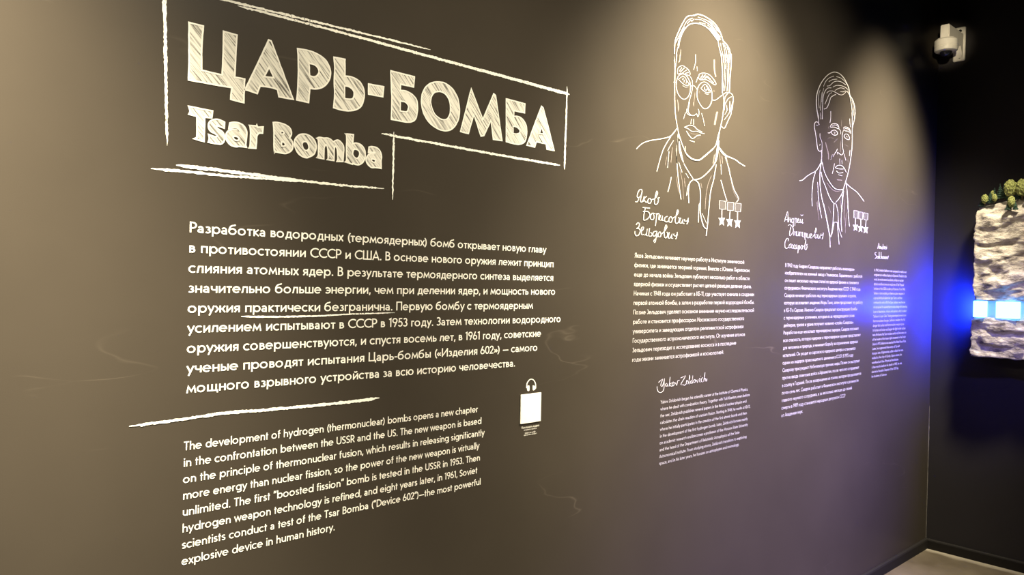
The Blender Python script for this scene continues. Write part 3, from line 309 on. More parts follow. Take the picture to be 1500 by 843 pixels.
MEDALS_ONE = [(['26734 19432 26737 19445, 27200 19433 27203 19447', '27189 19439 27214 19441, 27203 19113 27229 19115', '27217 19121 27215 19107, 26744 19102 26743 19088', '26756 19096 26731 19094, 26748 19439 26723 19437'], '26735 19438*, 27201 19440*, 27216 19114*, 26743 19095*', '26900 19088 26957 19093, 26908 18754 26965 18758', '26935 18785*, 27016 18746*, 27178 18763*, 27075 18627*, 27113 18441*, 26954 18520*, 26780 18429*, 26825 18610*, 26688 18734*, 26859 18730*'), (['27340 19415 27341 19429, 27806 19435 27808 19450', '27794 19442 27820 19443, 27772 19108 27798 19109', '27786 19116 27784 19102, 27327 19100 27325 19086', '27339 19093 27313 19092, 27353 19423 27328 19421'], '27340 19422*, 27807 19442*, 27785 19109*, 27326 19093*', '27510 19078 27568 19081, 27495 18757 27553 18760', '27523 18778*, 27606 18738*, 27772 18756*, 27667 18618*, 27705 18430*, 27543 18510*, 27364 18418*, 27410 18601*, 27270 18726*, 27445 18723*'), (['27917 19435 27921 19449, 28389 19435 28393 19449', '28378 19441 28404 19442, 28336 19102 28363 19103', '28350 19110 28349 19095, 27917 19096 27916 19082', '27930 19090 27903 19088, 27932 19443 27906 19441'], '27919 19442*, 28391 19442*, 28350 19103*, 27917 19089*', '28082 19082 28142 19086, 28098 18739 28158 18743', '28130 18768*, 28215 18727*, 28385 18745*, 28278 18605*, 28317 18415*, 28150 18495*, 27967 18403*, 28014 18588*, 27870 18715*, 28050 18711*')]
MEDALS_TWO = [(['39239 20014 39242 20031, 39763 20029 39767 20046', '39745 20036 39785 20038, 39724 19655 39764 19657', '39745 19665 39743 19648, 39265 19649 39263 19632', '39283 19642 39244 19639, 39260 20024 39221 20021'], '39241 20022*, 39765 20037*, 39744 19656*, 39264 19641*', '39430 19634 39499 19638, 39423 19313 39492 19317', '39483 19336*, 39587 19297*, 39796 19317*, 39664 19177*, 39713 18990*, 39508 19067*, 39283 18973*, 39341 19157*, 39163 19281*, 39384 19279*'), (['39835 19996 39840 20014, 40344 20005 40348 20023', '40326 20013 40366 20015, 40304 19640 40344 19642', '40327 19650 40321 19632, 39863 19647 39858 19630', '39880 19640 39840 19637, 39857 20007 39818 20003'], '39838 20005*, 40346 20014*, 40324 19641*, 39860 19638*', '40083 19624 40154 19628, 40085 19300 40156 19304', '40094 19308*, 40200 19268*, 40413 19288*, 40279 19148*, 40329 18958*, 40120 19037*, 39890 18942*, 39949 19127*, 39768 19252*, 39993 19251*'), (['40435 19986 40440 20003, 40982 19997 40986 20014', '40963 20004 41004 20007, 40940 19647 40981 19649', '40963 19656 40958 19639, 40480 19653 40475 19635', '40497 19646 40457 19643, 40458 19996 40417 19993'], '40437 19994*, 40984 20005*, 40960 19648*, 40477 19644*', '40714 19631 40787 19634, 40690 19283 40763 19286', '40726 19292*, 40835 19252*, 41053 19272*, 40916 19130*, 40966 18938*, 40753 19018*, 40518 18922*, 40578 19109*, 40393 19236*, 40624 19234*')]
NAME_ONE = ['21337 18907 21336 18934, 21474 18922 21446 18941, 21559 19038 21519 19047', '21515 19074 21478 19056, 21462 19115 21419 19109, 21490 19242 21448 19247, 21583 19354 21554 19372, 21667 19370 21695 19394, 21687 19306 21731 19307, 21620 19161 21659 19151, 21494 19074 21524 19057', '21687 19320 21730 19319, 21612 19077 21656 19077, 21610 18940 21651 18952, 21724 18930 21697 18950, 21798 19019 21759 19030', '21815 19161 21859 19161, 21772 18961 21816 18960', '21969 19183 22002 19167, 21810 19055 21855 19056, 21952 18936 21977 18961, 22049 18976 22022 18997', '22118 19128 22157 19117, 22029 19023 22073 19021, 22064 18922 22096 18943, 22215 18928 22185 18947, 22279 19043 22234 19037, 22191 19129 22152 19112', '22265 19055 22246 19079, 22513 19147 22478 19163, 22642 19353 22597 19354, 22546 19414 22583 19400, 22461 19235 22506 19233, 22408 19014 22454 19018, 22475 18907 22500 18932, 22632 18950 22594 18964, 22697 19091 22651 19090, 22656 19157 22615 19167, 22755 19172 22745 19199', '21758 18734 21762 18761, 22184 18742 22187 18770', '21894 18761 21938 18759, 21830 18545 21874 18544, 21797 18306 21841 18306', '21775 18585 21773 18613, 22034 18612 22048 18639, 22151 18537 22194 18549, 22136 18441 22175 18430, 21955 18327 21979 18305, 21824 18307 21832 18280', '22324 18602 22363 18589, 22226 18497 22270 18493, 22232 18361 22273 18376, 22386 18339 22363 18362, 22480 18459 22434 18457, 22408 18587 22366 18595, 22520 18556 22535 18584', '22569 18601 22615 18602, 22547 18386 22593 18386, 22500 18129 22546 18128', '22602 18525 22570 18543, 22697 18590 22690 18618, 22733 18558 22780 18563, 22706 18370 22752 18370', '22819 18555 22864 18551, 22749 18384 22795 18390, 22898 18359 22862 18375, 22971 18530 22970 18558, 22919 18367 22965 18377, 23047 18357 23052 18386', '23239 18550 23261 18526, 23088 18490 23128 18477, 23058 18362 23104 18374, 23194 18307 23197 18336, 23320 18359 23294 18382', '23438 18559 23480 18547, 23335 18444 23382 18441, 23367 18325 23404 18345, 23531 18329 23497 18347, 23597 18460 23549 18455, 23508 18558 23466 18542', '23596 18475 23567 18496, 23846 18606 23807 18621, 23961 18773 23912 18775, 23866 18840 23908 18827, 23783 18641 23831 18638, 23722 18413 23770 18416, 23802 18302 23828 18328, 23969 18344 23929 18359, 24034 18490 23985 18488, 23982 18561 23937 18547', '24072 18547 24121 18543, 24004 18361 24053 18369, 24173 18336 24140 18356, 24265 18487 24263 18516, 24218 18347 24266 18358, 24342 18331 24352 18360', '24334 18514 24384 18513, 24325 18439 24360 18463, 24512 18434 24480 18456, 24564 18573 24609 18588, 24522 18389 24571 18385, 24461 18333 24503 18319', '24575 18471 24626 18478, 24587 18416 24638 18423', '21434 18088 21399 18102, 21517 18167 21502 18192, 21581 18142 21624 18151, 21546 18033 21584 18021, 21430 17977 21455 17956', '21452 17954 21457 17981, 21587 17952 21615 17975, 21624 17875 21668 17875, 21551 17753 21584 17736, 21437 17724 21425 17697, 21379 17779 21338 17770, 21377 17872 21333 17869', '21734 17866 21700 17882, 21852 17960 21812 17970, 21859 18054 21824 18035, 21735 18032 21773 18020, 21694 17904 21738 17907, 21747 17754 21781 17773, 21887 17776 21875 17802', '21906 17747 21884 17770, 22008 17791 21966 17800, 22033 17992 22071 18008, 21996 17763 22040 17768, 22092 17735 22108 17762', '22157 18026 22202 18026, 22125 17755 22169 17764, 22300 17734 22279 17758, 22369 17836 22325 17828, 22255 17891 22227 17867', '22615 17960 22628 17934, 22442 17920 22472 17901, 22377 17813 22423 17815, 22449 17736 22460 17764, 22591 17790 22551 17803, 22617 17945 22662 17951, 22574 17693 22620 17690, 22507 17527 22543 17511, 22479 17573 22435 17580, 22636 17698 22600 17714, 22752 17793 22715 17809', '22797 17947 22836 17934, 22687 17834 22733 17830, 22737 17737 22769 17759, 22878 17746 22841 17762, 22923 17867 22876 17862, 22846 17944 22806 17927',
 '22917 17839 22884 17857, 23138 17984 23099 17998, 23258 18146 23211 18149, 23168 18229 23204 18212, 23075 18045 23122 18043, 23061 17824 23108 17829, 23145 17714 23167 17740, 23283 17770 23242 17783, 23327 17890 23280 17886, 23258 17960 23217 17944', '23378 17950 23425 17947, 23318 17742 23365 17749, 23486 17735 23452 17754, 23584 17890 23589 17919, 23523 17739 23571 17747, 23639 17720 23649 17749', '23663 17916 23712 17916, 23662 17845 23699 17865, 23829 17826 23794 17844, 23865 17992 23913 18001, 23819 17762 23866 17757, 23763 17733 23795 17713', '23904 17860 23884 17885, 23959 17877 23939 17902']
NAME_TWO = ['32099 18950 32052 18953, 32225 19206 32178 19210, 32323 19421 32336 19445, 32357 19192 32405 19196, 32358 18944 32407 18947', '32123 19012 32109 19034, 32383 19066 32369 19088', '32442 19166 32491 19168, 32414 18949 32463 18950', '32447 19043 32442 19066, 32604 19059 32599 19083', '32612 19170 32660 19172, 32584 18946 32632 18948', '32833 19173 32872 19161, 32686 19066 32734 19064, 32740 18937 32760 18960, 32911 19033 32865 19039, 32896 19172 32946 19172, 32841 18922 32890 18924, 32883 18769 32932 18775', '33038 19201 33088 19203, 33018 18822 33067 18824', '33054 19107 33024 19125, 33175 19177 33219 19191, 33183 18972 33233 18976', '33330 19055 33286 19064, 33438 19157 33388 19157, 33319 19183 33366 19177, 33274 19010 33323 19018, 33430 18983 33449 19007', '33534 19174 33584 19172, 33473 18995 33522 19004, 33665 19021 33622 19032, 33717 19176 33753 19195, 33710 18981 33758 18993, 33885 19014 33864 19036', '33565 19371 33601 19391, 33686 19326 33685 19350, 33829 19390 33796 19407', '32442 18787 32418 18806, 32578 18836 32591 18860, 32795 18759 32838 18773, 32892 18590 32942 18592, 32767 18449 32808 18439, 32622 18348 32600 18325, 32594 18487 32545 18487, 32704 18765 32656 18767', '32953 18368 32904 18369, 32993 18557 32970 18577, 33042 18391 33041 18415, 33111 18565 33139 18587, 33140 18366 33189 18370', '33215 18582 33265 18584, 33215 18386 33262 18397, 33407 18396 33361 18404, 33394 18580 33435 18596, 33400 18373 33451 18376', '33472 18569 33523 18572, 33482 18372 33533 18375', '33520 18501 33481 18515, 33592 18570 33637 18584, 33629 18379 33680 18384', '33662 18508 33632 18526, 33762 18567 33809 18580, 33772 18362 33822 18371, 33898 18360 33897 18385', '33980 18570 34032 18574, 34034 18231 34086 18235', '34028 18479 33993 18495, 34122 18544 34167 18559, 34159 18352 34211 18356', '34251 18545 34303 18546, 34227 18344 34276 18354, 34450 18354 34403 18363, 34437 18531 34469 18552, 34437 18345 34490 18348', '34596 18427 34553 18439, 34725 18521 34672 18521, 34580 18553 34630 18547, 34555 18347 34604 18358, 34766 18365 34756 18389', '34813 18411 34767 18422, 35051 18600 35002 18608, 35167 18800 35114 18800, 35056 18857 35107 18852, 34977 18573 35031 18574, 35016 18365 35064 18379, 35216 18394 35172 18407, 35283 18526 35229 18522, 35184 18564 35150 18543', '35321 18558 35375 18559, 35301 18373 35352 18384, 35499 18396 35453 18408, 35520 18530 35556 18551, 35520 18375 35574 18378', '35602 18608 35656 18612, 35622 18526 35657 18548, 35807 18554 35762 18567, 35827 18679 35882 18685, 35796 18445 35850 18443, 35714 18355 35764 18347', '32462 18092 32414 18091, 32471 18209 32428 18196, 32302 18203 32339 18189, 32133 18023 32180 18021, 32145 17799 32191 17806, 32303 17733 32306 17757, 32483 17793 32457 17812', '32681 17996 32714 17980, 32504 17906 32549 17898, 32512 17776 32553 17791, 32689 17798 32646 17808, 32712 17956 32731 17979, 32707 17788 32754 17796, 32816 17784 32815 17808', '32813 17953 32858 17964, 32995 17752 33041 17763', '33019 17973 33064 17964, 32823 17769 32868 17760', '33194 17969 33236 17957, 33074 17875 33123 17872, 33114 17760 33151 17777, 33264 17798 33217 17805, 33249 17943 33286 17961, 33281 17769 33331 17773', '33394 17945 33444 17945, 33338 17576 33388 17576', '33436 17876 33398 17890, 33507 17945 33553 17956, 33515 17752 33566 17754', '33745 17971 33773 17952, 33626 17872 33677 17871, 33700 17770 33731 17791, 33851 17811 33802 17817, 33845 17934 33795 17927, 33745 17971 33773 17952', '33883 17888 33843 17902, 34107 18031 34058 18038, 34143 18242 34096 18230, 34031 18062 34083 18061, 34015 17807 34066 17812, 34175 17764 34138 17780, 34295 17923 34243 17923, 34205 18018 34154 18020, 34314 18019 34308 18043']
NAME_TWO_LATIN = ['42389 18182 42324 18184, 42472 18489 42470 18516, 42555 18190 42621 18197', '42399 18271 42397 18298, 42544 18277 42542 18305', '42604 18333 42670 18337, 42622 18199 42689 18202', '42665 18285 42633 18307, 42732 18317 42788 18333, 42784 18190 42850 18197', '42986 18333 43024 18312, 42863 18291 42925 18283, 42862 18194 42917 18212, 43044 18221 42979 18224, 42990 18467 43050 18481, 43014 18192 43081 18196', '43117 18357 43184 18362, 43142 18198 43209 18202', '43191 18311 43145 18329, 43273 18345 43227 18363', '43293 18263 43266 18287, 43435 18298 43370 18303, 43312 18360 43337 18335, 43236 18273 43304 18276, 43310 18200 43357 18222, 43429 18208 43416 18234', '43490 18356 43558 18358, 43484 18214 43552 18216', '43500 18434 43567 18442, 43506 18423 43573 18430', '42170 17986 42185 17960, 41969 17955 42026 17944, 42003 17846 42062 17859, 42148 17794 42211 17803, 42118 17699 42177 17690, 41977 17643 42021 17624', '42371 17797 42412 17777, 42238 17746 42300 17739, 42262 17649 42306 17670, 42442 17687 42382 17697, 42390 17779 42452 17789, 42416 17648 42481 17652', '42504 18010 42570 18013, 42527 17653 42593 17655', '42644 17804 42700 17791, 42546 17733 42612 17736, 42662 17651 42719 17666', '42751 18021 42817 18024, 42774 17662 42841 17664', '42830 17736 42775 17750, 42868 17794 42925 17810, 42902 17655 42968 17660', '43060 17817 43115 17803, 42960 17752 43026 17748, 43002 17659 43043 17682, 43174 17700 43113 17710, 43133 17793 43192 17808, 43162 17665 43229 17669', '43252 17799 43320 17803, 43276 17659 43344 17663', '43329 17753 43278 17770, 43411 17792 43360 17809', '43485 17812 43486 17785, 43381 17735 43449 17736, 43480 17657 43478 17685, 43598 17742 43530 17740, 43485 17812 43486 17785', '43575 17821 43643 17827, 43683 17651 43656 17676, 43831 17859 43765 17864']
NAME_ONE_LATIN = ['22975 12325 22949 12340, 23059 12378 23036 12396, 23209 12442 23235 12454, 23122 12324 23155 12315, 23093 12214 23127 12214, 23185 12162 23165 12180, 23271 12260 23238 12269, 23336 12460 23335 12481, 23293 12262 23328 12258, 23295 12110 23329 12103, 23226 11997 23254 11982, 23088 11962 23092 11941, 22976 12003 22950 11991, 22905 12111 22872 12109, 22902 12200 22868 12203', '23464 12284 23489 12267, 23384 12243 23418 12233, 23404 12157 23430 12169, 23503 12166 23473 12179, 23507 12249 23525 12265, 23514 12151 23546 12157, 23592 12155 23576 12175', '23643 12500 23678 12495, 23619 12315 23655 12311, 23603 12146 23638 12142', '23743 12279 23768 12262, 23639 12221 23674 12217, 23742 12127 23753 12147, 23837 12163 23813 12180', '23865 12301 23889 12283, 23795 12209 23830 12204, 23845 12132 23859 12151, 23946 12161 23912 12172, 23943 12258 23908 12256, 23865 12301 23889 12283', '23952 12264 23977 12276, 24022 12216 24053 12225, 24107 12133 24080 12150, 24158 12272 24123 12280, 24185 12311 24162 12330, 24284 12318 24275 12339', '24356 12397 24340 12417, 24484 12422 24468 12443, 24653 12467 24685 12476, 24544 12346 24577 12333, 24367 12164 24403 12162, 24564 12120 24575 12140, 24609 12091 24597 12113, 24743 12140 24720 12159', '24737 12191 24705 12205, 24826 12267 24790 12275, 24741 12300 24775 12288, 24701 12169 24738 12170, 24808 12136 24818 12156', '24858 12156 24822 12165, 24959 12373 24922 12380, 24918 12490 24954 12480, 24875 12302 24913 12298, 24883 12128 24920 12125', '25082 12277 25111 12261, 24987 12216 25023 12207, 25031 12138 25039 12159, 25132 12184 25095 12192, 25177 12451 25139 12457, 25109 12252 25147 12249, 25141 12139 25179 12139', '25265 12295 25287 12275, 25182 12233 25219 12226, 25224 12157 25239 12175, 25340 12182 25305 12194, 25337 12267 25301 12264, 25265 12295 25287 12275', '25354 12255 25379 12270, 25408 12225 25440 12234, 25496 12138 25472 12157, 25554 12266 25516 12274', '25600 12285 25581 12305, 25622 12307 25660 12308, 25617 12168 25655 12169, 25685 12139 25701 12157', '25665 12391 25694 12404, 25683 12379 25712 12391', '25825 12334 25854 12318, 25726 12276 25763 12266, 25731 12173 25767 12179, 25824 12136 25842 12155', '25984 12514 26024 12508, 25951 12356 25990 12350, 25905 12150 25944 12144', '25954 12201 25919 12215, 26025 12271 26003 12291, 26040 12244 26078 12247, 26064 12147 26096 12157, 26153 12172 26115 12183, 26165 12253 26125 12258']
HEADBAND = '16219 12665 16178 12670, 16222 12750 16182 12757, 16240 12824 16203 12839, 16321 12902 16293 12926, 16399 12920 16402 12949, 16491 12877 16523 12894, 16560 12769 16601 12772, 16571 12628 16612 12626'
CUPS = ['16225 12734, 16303 12746, 16327 12664, 16314 12581, 16245 12577, 16215 12639', '16464 12733, 16551 12704, 16579 12610, 16523 12578, 16469 12582, 16457 12665']
TILE = '15940 12485*, 16831 12478*, 16844 11566*, 15959 11588*'
TEXT_RU = (239, [('Разработка водородных (термоядерных) бомб открывает новую главу', 5891, 16929, 16903), ('в противостоянии СССР и США. В основе нового оружия лежит принцип', 5891, 17283, 16462), ('слияния атомных ядер. В результате термоядерного синтеза выделяется', 5891, 17282, 16021), ('значительно больше энергии, чем при делении ядер, и мощность нового', 5891, 17390, 15580), ('оружия практически безгранична. Первую бомбу с термоядерным', 5891, 16398, 15139), ('усилением испытывают в СССР в 1953 году. Затем технологии водородного', 5891, 17672, 14698), ('оружия совершенствуются, и спустя восемь лет, в 1961 году, советские', 5891, 16785, 14256), ('ученые проводят испытания Царь-бомбы («Изделия 602») — самого', 5891, 16648, 13815), ('мощного взрывного устройства за всю историю человечества.', 5891, 15697, 13374)])
TEXT_EN = (195, [('The development of hydrogen (thermonuclear) bombs opens a new chapter', 5861, 14249, 12120), ('in the confrontation between the USSR and the US. The new weapon is based', 5861, 14395, 11759), ('on the principle of thermonuclear fusion, which results in releasing significantly', 5861, 14519, 11398), ('more energy than nuclear fission, so the power of the new weapon is virtually', 5861, 14332, 11037), ('unlimited. The first "boosted fission" bomb is tested in the USSR in 1953. Then', 5861, 14368, 10675), ('hydrogen weapon technology is refined, and eight years later, in 1961, Soviet', 5861, 14274, 10314), ('scientists conduct a test of the Tsar Bomba ("Device 602")—the most powerful', 5861, 14415, 9953), ('explosive device in human history.', 5861, 9618, 9592)])
TEXT_ZR = (172, [('Яков Зельдович начинает научную работу в Институте химической', 21371, 28743, 16929), ('физики, где занимается теорией горения. Вместе с Юлием Харитоном', 21371, 29192, 16590), ('еще до начала войны Зельдович публикует несколько работ в области', 21371, 29208, 16250), ('ядерной физики и осуществляет расчет цепной реакции деления урана.', 21371, 29380, 15910), ('Начиная с 1948 года он работает в КБ-11, где участвует сначала в создании', 21371, 29598, 15570), ('первой атомной бомбы, а затем в разработке первой водородной бомбы.', 21371, 29636, 15231), ('Позже Зельдович уделяет основное внимание научно-исследовательской', 21371, 29630, 14891), ('работе и становится профессором Московского государственного', 21371, 28855, 14551), ('университета и заведующим отделом релятивистской астрофизики', 21371, 28811, 14211), ('Государственного астрономического института. От изучения атомов', 21371, 28947, 13871), ('Зельдович переходит к исследованию космоса и в последние', 21371, 28273, 13532), ('годы жизни занимается астрофизикой и космологией.', 21371, 27341, 13192)])
TEXT_ZE = (126, [('Yakov Zeldovich began his scientific career at the Institute of Chemical Physics,', 23123, 29293, 11529), ('where he dealt with combustion theory. Together with Yulii Khariton, even before', 23123, 29456, 11274), ('the war, Zeldovich publishes several papers in the field of nuclear physics and', 23123, 29202, 11020), ('calculates the chain reaction of uranium fission. Starting in 1948, he works at KB-11,', 23123, 29519, 10765), ('where he initially participates in the creation of the first atomic bomb and then', 23123, 29253, 10510), ('in the development of the first hydrogen bomb. Later, Zeldovich focuses mainly', 23123, 29326, 10256), ('on academic research and becomes a professor of the Moscow State University', 23123, 29355, 10001), ('and the head of the Department of Relativistic Astrophysics of the State', 23123, 28705, 9746), ('Astronomical Institute. From studying atoms, Zeldovich transitions to exploring', 23123, 29274, 9492), ('space, and in his later years, he focuses on astrophysics and cosmology.', 23123, 28691, 9237)])
TEXT_SR = (175, [('В 1942 году Андрея Сахарова направляют работать инженером-', 32234, 39532, 16906), ('изобретателем на военный завод в Ульяновске. Параллельно с работой', 32234, 40468, 16564), ('он пишет несколько научных статей по ядерной физике и становится', 32234, 40045, 16222), ('сотрудником Физического института Академии наук СССР. С 1948 года', 32234, 40291, 15880), ('Сахаров начинает работать над термоядерным оружием в группе,', 32234, 39813, 15537), ('которую возглавляет академик Игорь Тамм, затем продолжает эту работу', 32234, 40604, 15195), ('в КБ-11 в Сарове. Именно Сахаров предлагает конструкцию бомбы', 32234, 39962, 14853), ('с термоядерным усилением, которая из-за чередующихся слоев', 32234, 39645, 14511), ('дейтерия, трития и урана получает название «слойка Сахарова».', 32234, 39584, 14168), ('Разработав еще несколько термоядерных зарядов, Сахаров осознает', 32234, 40191, 13826), ('всю опасность, которую ядерное и термоядерное оружие представляет', 32234, 40456, 13484), ('для человека и природы, и начинает борьбу за ограничение ядерных', 32234, 40133, 13141), ('испытаний. Он уходит из саровского ядерного центра и становится', 32234, 39864, 12799), ('одним из лидеров правозащитного движения в СССР. В 1975 году', 32234, 39621, 12457), ('Сахарову присуждают Нобелевскую премию мира. Позже он выступает', 32234, 40447, 12115), ('против ввода советских войск в Афганистан, после чего его отправляют', 32234, 40376, 11772), ('в ссылку в Горький. После возвращения из ссылки, которая продолжается', 32234, 40641, 11430), ('почти семь лет, Сахаров работает в Физическом институте в должности', 32234, 40342, 11088), ('главного научного сотрудника, а за несколько месяцев до своей', 32234, 39561, 10746), ('смерти в 1989 году становится народным депутатом СССР', 32234, 38817, 10403), ('от Академии наук.', 32234, 34291, 10061)])
TEXT_SE = (142, [('In 1942, Andrei Sakharov was assigned to work as an', 41984, 46486, 16955), ('engineer at a military factory in Ulyanovsk. Parallel to this', 41984, 46504, 16703), ('work, he wrote several academic articles on nuclear', 41984, 46093, 16452), ('physics and becomes an employee of the Physical', 41984, 46140, 16200), ('Institute of the USSR Academy of Sciences. From 1948,', 41984, 46341, 15949), ('Sakharov starts working on thermonuclear weapons in', 41984, 46277, 15697), ('a group led by Academician Igor Tamm, and then', 41984, 45960, 15446), ('continues this work at KB-11 in Sarov. Sakharov was the one', 41984, 46414, 15194), ('who proposed the layered thermonuclear design with alternating', 41984, 46719, 14943), ('layers of deuterium, tritium, and uranium, which is called', 41984, 46613, 14692), ('"Sakharov\'s Layer Cake." Having developed several more', 41984, 46609, 14440), ('thermonuclear charges, Sakharov realizes the full', 41984, 46463, 14189), ('danger that nuclear and thermonuclear weapons pose', 41984, 46327, 13937), ('to humans and nature and begins the fight to limit nuclear', 41984, 46569, 13686), ('tests. He leaves the Sarov nuclear center and becomes one', 41984, 46700, 13434), ('of the leaders of the human rights movement in the Soviet', 41984, 46604, 13183), ('Union. In 1975, Sakharov was awarded the Nobel Peace Prize.', 41984, 46704, 12931), ('Later, he opposed the entry of Soviet', 41984, 45787, 12680), ('troops into Afghanistan, after which he was', 41984, 46309, 12428), ('exiled to the city of Gorky. Upon return, he', 41984, 46103, 12177), ('worked at the Physical Institute.', 41984, 45659, 11925), ('A few months before his death in 1989, he was', 41984, 46158, 11674), ("elected a People's Deputy of the USSR by", 41984, 45663, 11422), ('the Academy of Sciences.', 41984, 44040, 11171)])
CAPTION = [('Послушать аудио', 16012, 16790, 11416, 68), ('материал о проекте', 16118, 16681, 11348, 41), ('Listen to audio', 16168, 16630, 11243, 49), ('about the project', 16129, 16686, 11186, 41)]

def cr(a, b, c, d, t): return tuple(.5 * (2 * b[k] + (c[k] - a[k]) * t + (2 * a[k] - 5 * b[k] + 4 * c[k] - d[k]) * t * t + (3 * b[k] - a[k] - 3 * c[k] + d[k]) * t ** 3) for k in range(len(b)))
def spline(p, sub=4):
    if len(p) < 3: return p
    cl = max(abs(p[0][k] - p[-1][k]) for k in range(len(p[0]))) < 1e-3; out = []
    for i in range(len(p) - 1):
        a = p[i - 1] if i else (p[-2] if cl else p[0]); d = p[i + 2] if i + 2 < len(p) else (p[1] if cl else p[-1])
        out += [cr(a, p[i], p[i + 1], d, t / sub) for t in range(sub)]
    return out + [p[-1]]
def parse(s): return [tuple(int(x) / 1e4 for x in q.split()) for q in s.split(',')]
def ribbon(s, vs, fs, sub=4, y=PRINT):
    p = spline(parse(s), sub) if isinstance(s, str) else s
    k = len(vs); y -= .00005 * (k % 97) / 3
    for a in p: vs += [(a[0], y, a[1]), (a[2], y, a[3])]
    fs += [(k + 2 * i, k + 2 * i + 1, k + 2 * i + 3, k + 2 * i + 2) for i in range(len(p) - 1)]
def ring_pts(s, sub=4):
    raw = [q.strip() for q in s.split(',')]; c = [q.endswith('*') for q in raw]; p = [tuple(int(x) / 1e4 for x in q.rstrip('*').split()) for q in raw]; n = len(p); out = []
    for i in range(n):
        b, d = p[i], p[(i + 1) % n]
        if c[i] and c[(i + 1) % n]: out.append(b); continue
        a = b if c[i] else p[i - 1]; e = d if c[(i + 1) % n] else p[(i + 2) % n]
        out += [cr(a, b, d, e, t / sub) for t in range(sub)]
    return out
def fill(rs, vs, fs, y=PRINT):
    loops = [[Vector((a, b, 0)) for a, b in r] for r in rs]; k = len(vs)
    for l in loops: vs += [(v.x, y, v.y) for v in l]
    fs += [tuple(k + i for i in t) for t in tessellate_polygon(loops)]
def face_out(o):                                           # print faces the room (-y)
    me = o.data; bm = bmesh.new(); bm.from_mesh(me)
    for f in bm.faces:
        if f.normal.y > 0: f.normal_flip()
    bm.to_mesh(me); bm.free(); return o
def letters(root, data, w):
    for d in data:
        rs = [ring_pts(r) for r in d.split('|')]; vs = []; fs = []; fill(rs, vs, fs, -.0008)
        L = face_out(mesh('letter', vs, fs, HATCH, root)); vs = []; fs = []
        for r in rs:                                       # hand-drawn outline: slightly wavering ribbon round every edge
            P_ = []
            for i in range(len(r)):
                a, b = r[i], r[(i + 1) % len(r)]; n = max(1, int(hypot(b[0] - a[0], b[1] - a[1]) / .008))
                P_ += [(a[0] + (b[0] - a[0]) * t / n, a[1] + (b[1] - a[1]) * t / n) for t in range(n)]
            P_ = [(a + .0006 * noise.noise((a * 90, z * 90, 1)), z + .0006 * noise.noise((a * 90, z * 90, 5))) for a, z in P_]; P_.append(P_[0])
            ribbon([(*a, *b) for a, b in strip(P_, w, True)], vs, fs, y=-.0014)
        face_out(mesh('outline', vs, fs, INK, L))
root = thing('title_lettering', (.58, 0, 1.9), 'large hatched Cyrillic headline inside the chalk frame', 'lettering'); letters(root, TITLE, .0038)
root = thing('subtitle_lettering', (.6, 0, 1.8), 'smaller hatched English subtitle below the Cyrillic headline', 'lettering'); letters(root, SUBTITLE, .0036)

def rough(s, step=.004, amp=.0011, seed=0):                # chalk edge: resample finely and jitter the two sides
    p = spline(parse(s), 6); out = []; random.seed(seed)
    for i in range(len(p) - 1):
        a, b = p[i], p[i + 1]; n = max(1, int(hypot(b[0] - a[0], b[1] - a[1]) / step))
        out += [tuple(a[k] + (b[k] - a[k]) * t / n for k in range(4)) for t in range(n)]
    out.append(p[-1])
    n = len(out)
    out = [tuple(v + random.uniform(-amp, amp) + .8 * amp * noise.noise((i * .13, k, seed)) for k, v in enumerate(q)) for i, q in enumerate(out)]
    for i in range(min(5, n)):                             # tapered ends
        for j in (i, n - 1 - i):
            q = out[j]; f = .25 + .15 * i; c = ((q[0] + q[2]) / 2, (q[1] + q[3]) / 2); out[j] = (c[0] + (q[0] - c[0]) * f, c[1] + (q[1] - c[1]) * f, c[0] + (q[2] - c[0]) * f, c[1] + (q[3] - c[1]) * f)
    return out
def chalk(name, s, parent=None, seed=0, amp=.0011):
    vs = []; fs = []; ribbon(rough(s, seed=seed, amp=amp), vs, fs, y=-.0009 - .0002 * (seed % 3)); return face_out(mesh(name, vs, fs, CHALK, parent))
root = thing('chalk_frame', (.5, 0, 1.75), 'rough white chalk-line frame around the headline and subtitle', 'drawn frame')
for i, (n_, s) in enumerate(FRAME): chalk('chalk_line', s, root, i)
tag(chalk('divider_line', DIVIDER, seed=11), 'long slanting chalk stroke between the Russian and English introductions', 'drawn line')
tag(chalk('underline', UNDERLINE, seed=12, amp=.0006), 'short chalk stroke underlining two words of the Russian introduction', 'drawn line')

def block(name, data, label, wt=12.8, mt=INK):
    global WT; WT = wt; GC.clear()
    cap, lines = data; cap /= 1e4; u = lines[0][1] / 1e4; root = thing(name, (u, 0, lines[-1][3] / 1e4), label, 'wall text')
    for t, a, b, z in lines:
        vs, fs = text_mesh(t, a / 1e4, b / 1e4, z / 1e4, cap)
        face_out(mesh('text_line', vs, fs, mt, root))
block('introduction_text', TEXT_RU, 'large Russian introduction paragraph below the framed headline')
block('introduction_text', TEXT_EN, 'English introduction paragraph at the bottom left below the divider stroke')
block('biography_text', TEXT_ZR, 'Russian biography paragraph below the portrait with round glasses', 10.5, FINE)
block('biography_text', TEXT_ZE, 'small English paragraph lowest under the portrait with round glasses', 10.5, FINE)
block('biography_text', TEXT_SR, 'tall Russian biography column below the portrait without glasses', 10.5, FINE)
block('biography_text', TEXT_SE, 'narrow English biography column nearest the room corner', 10.5, FINE)

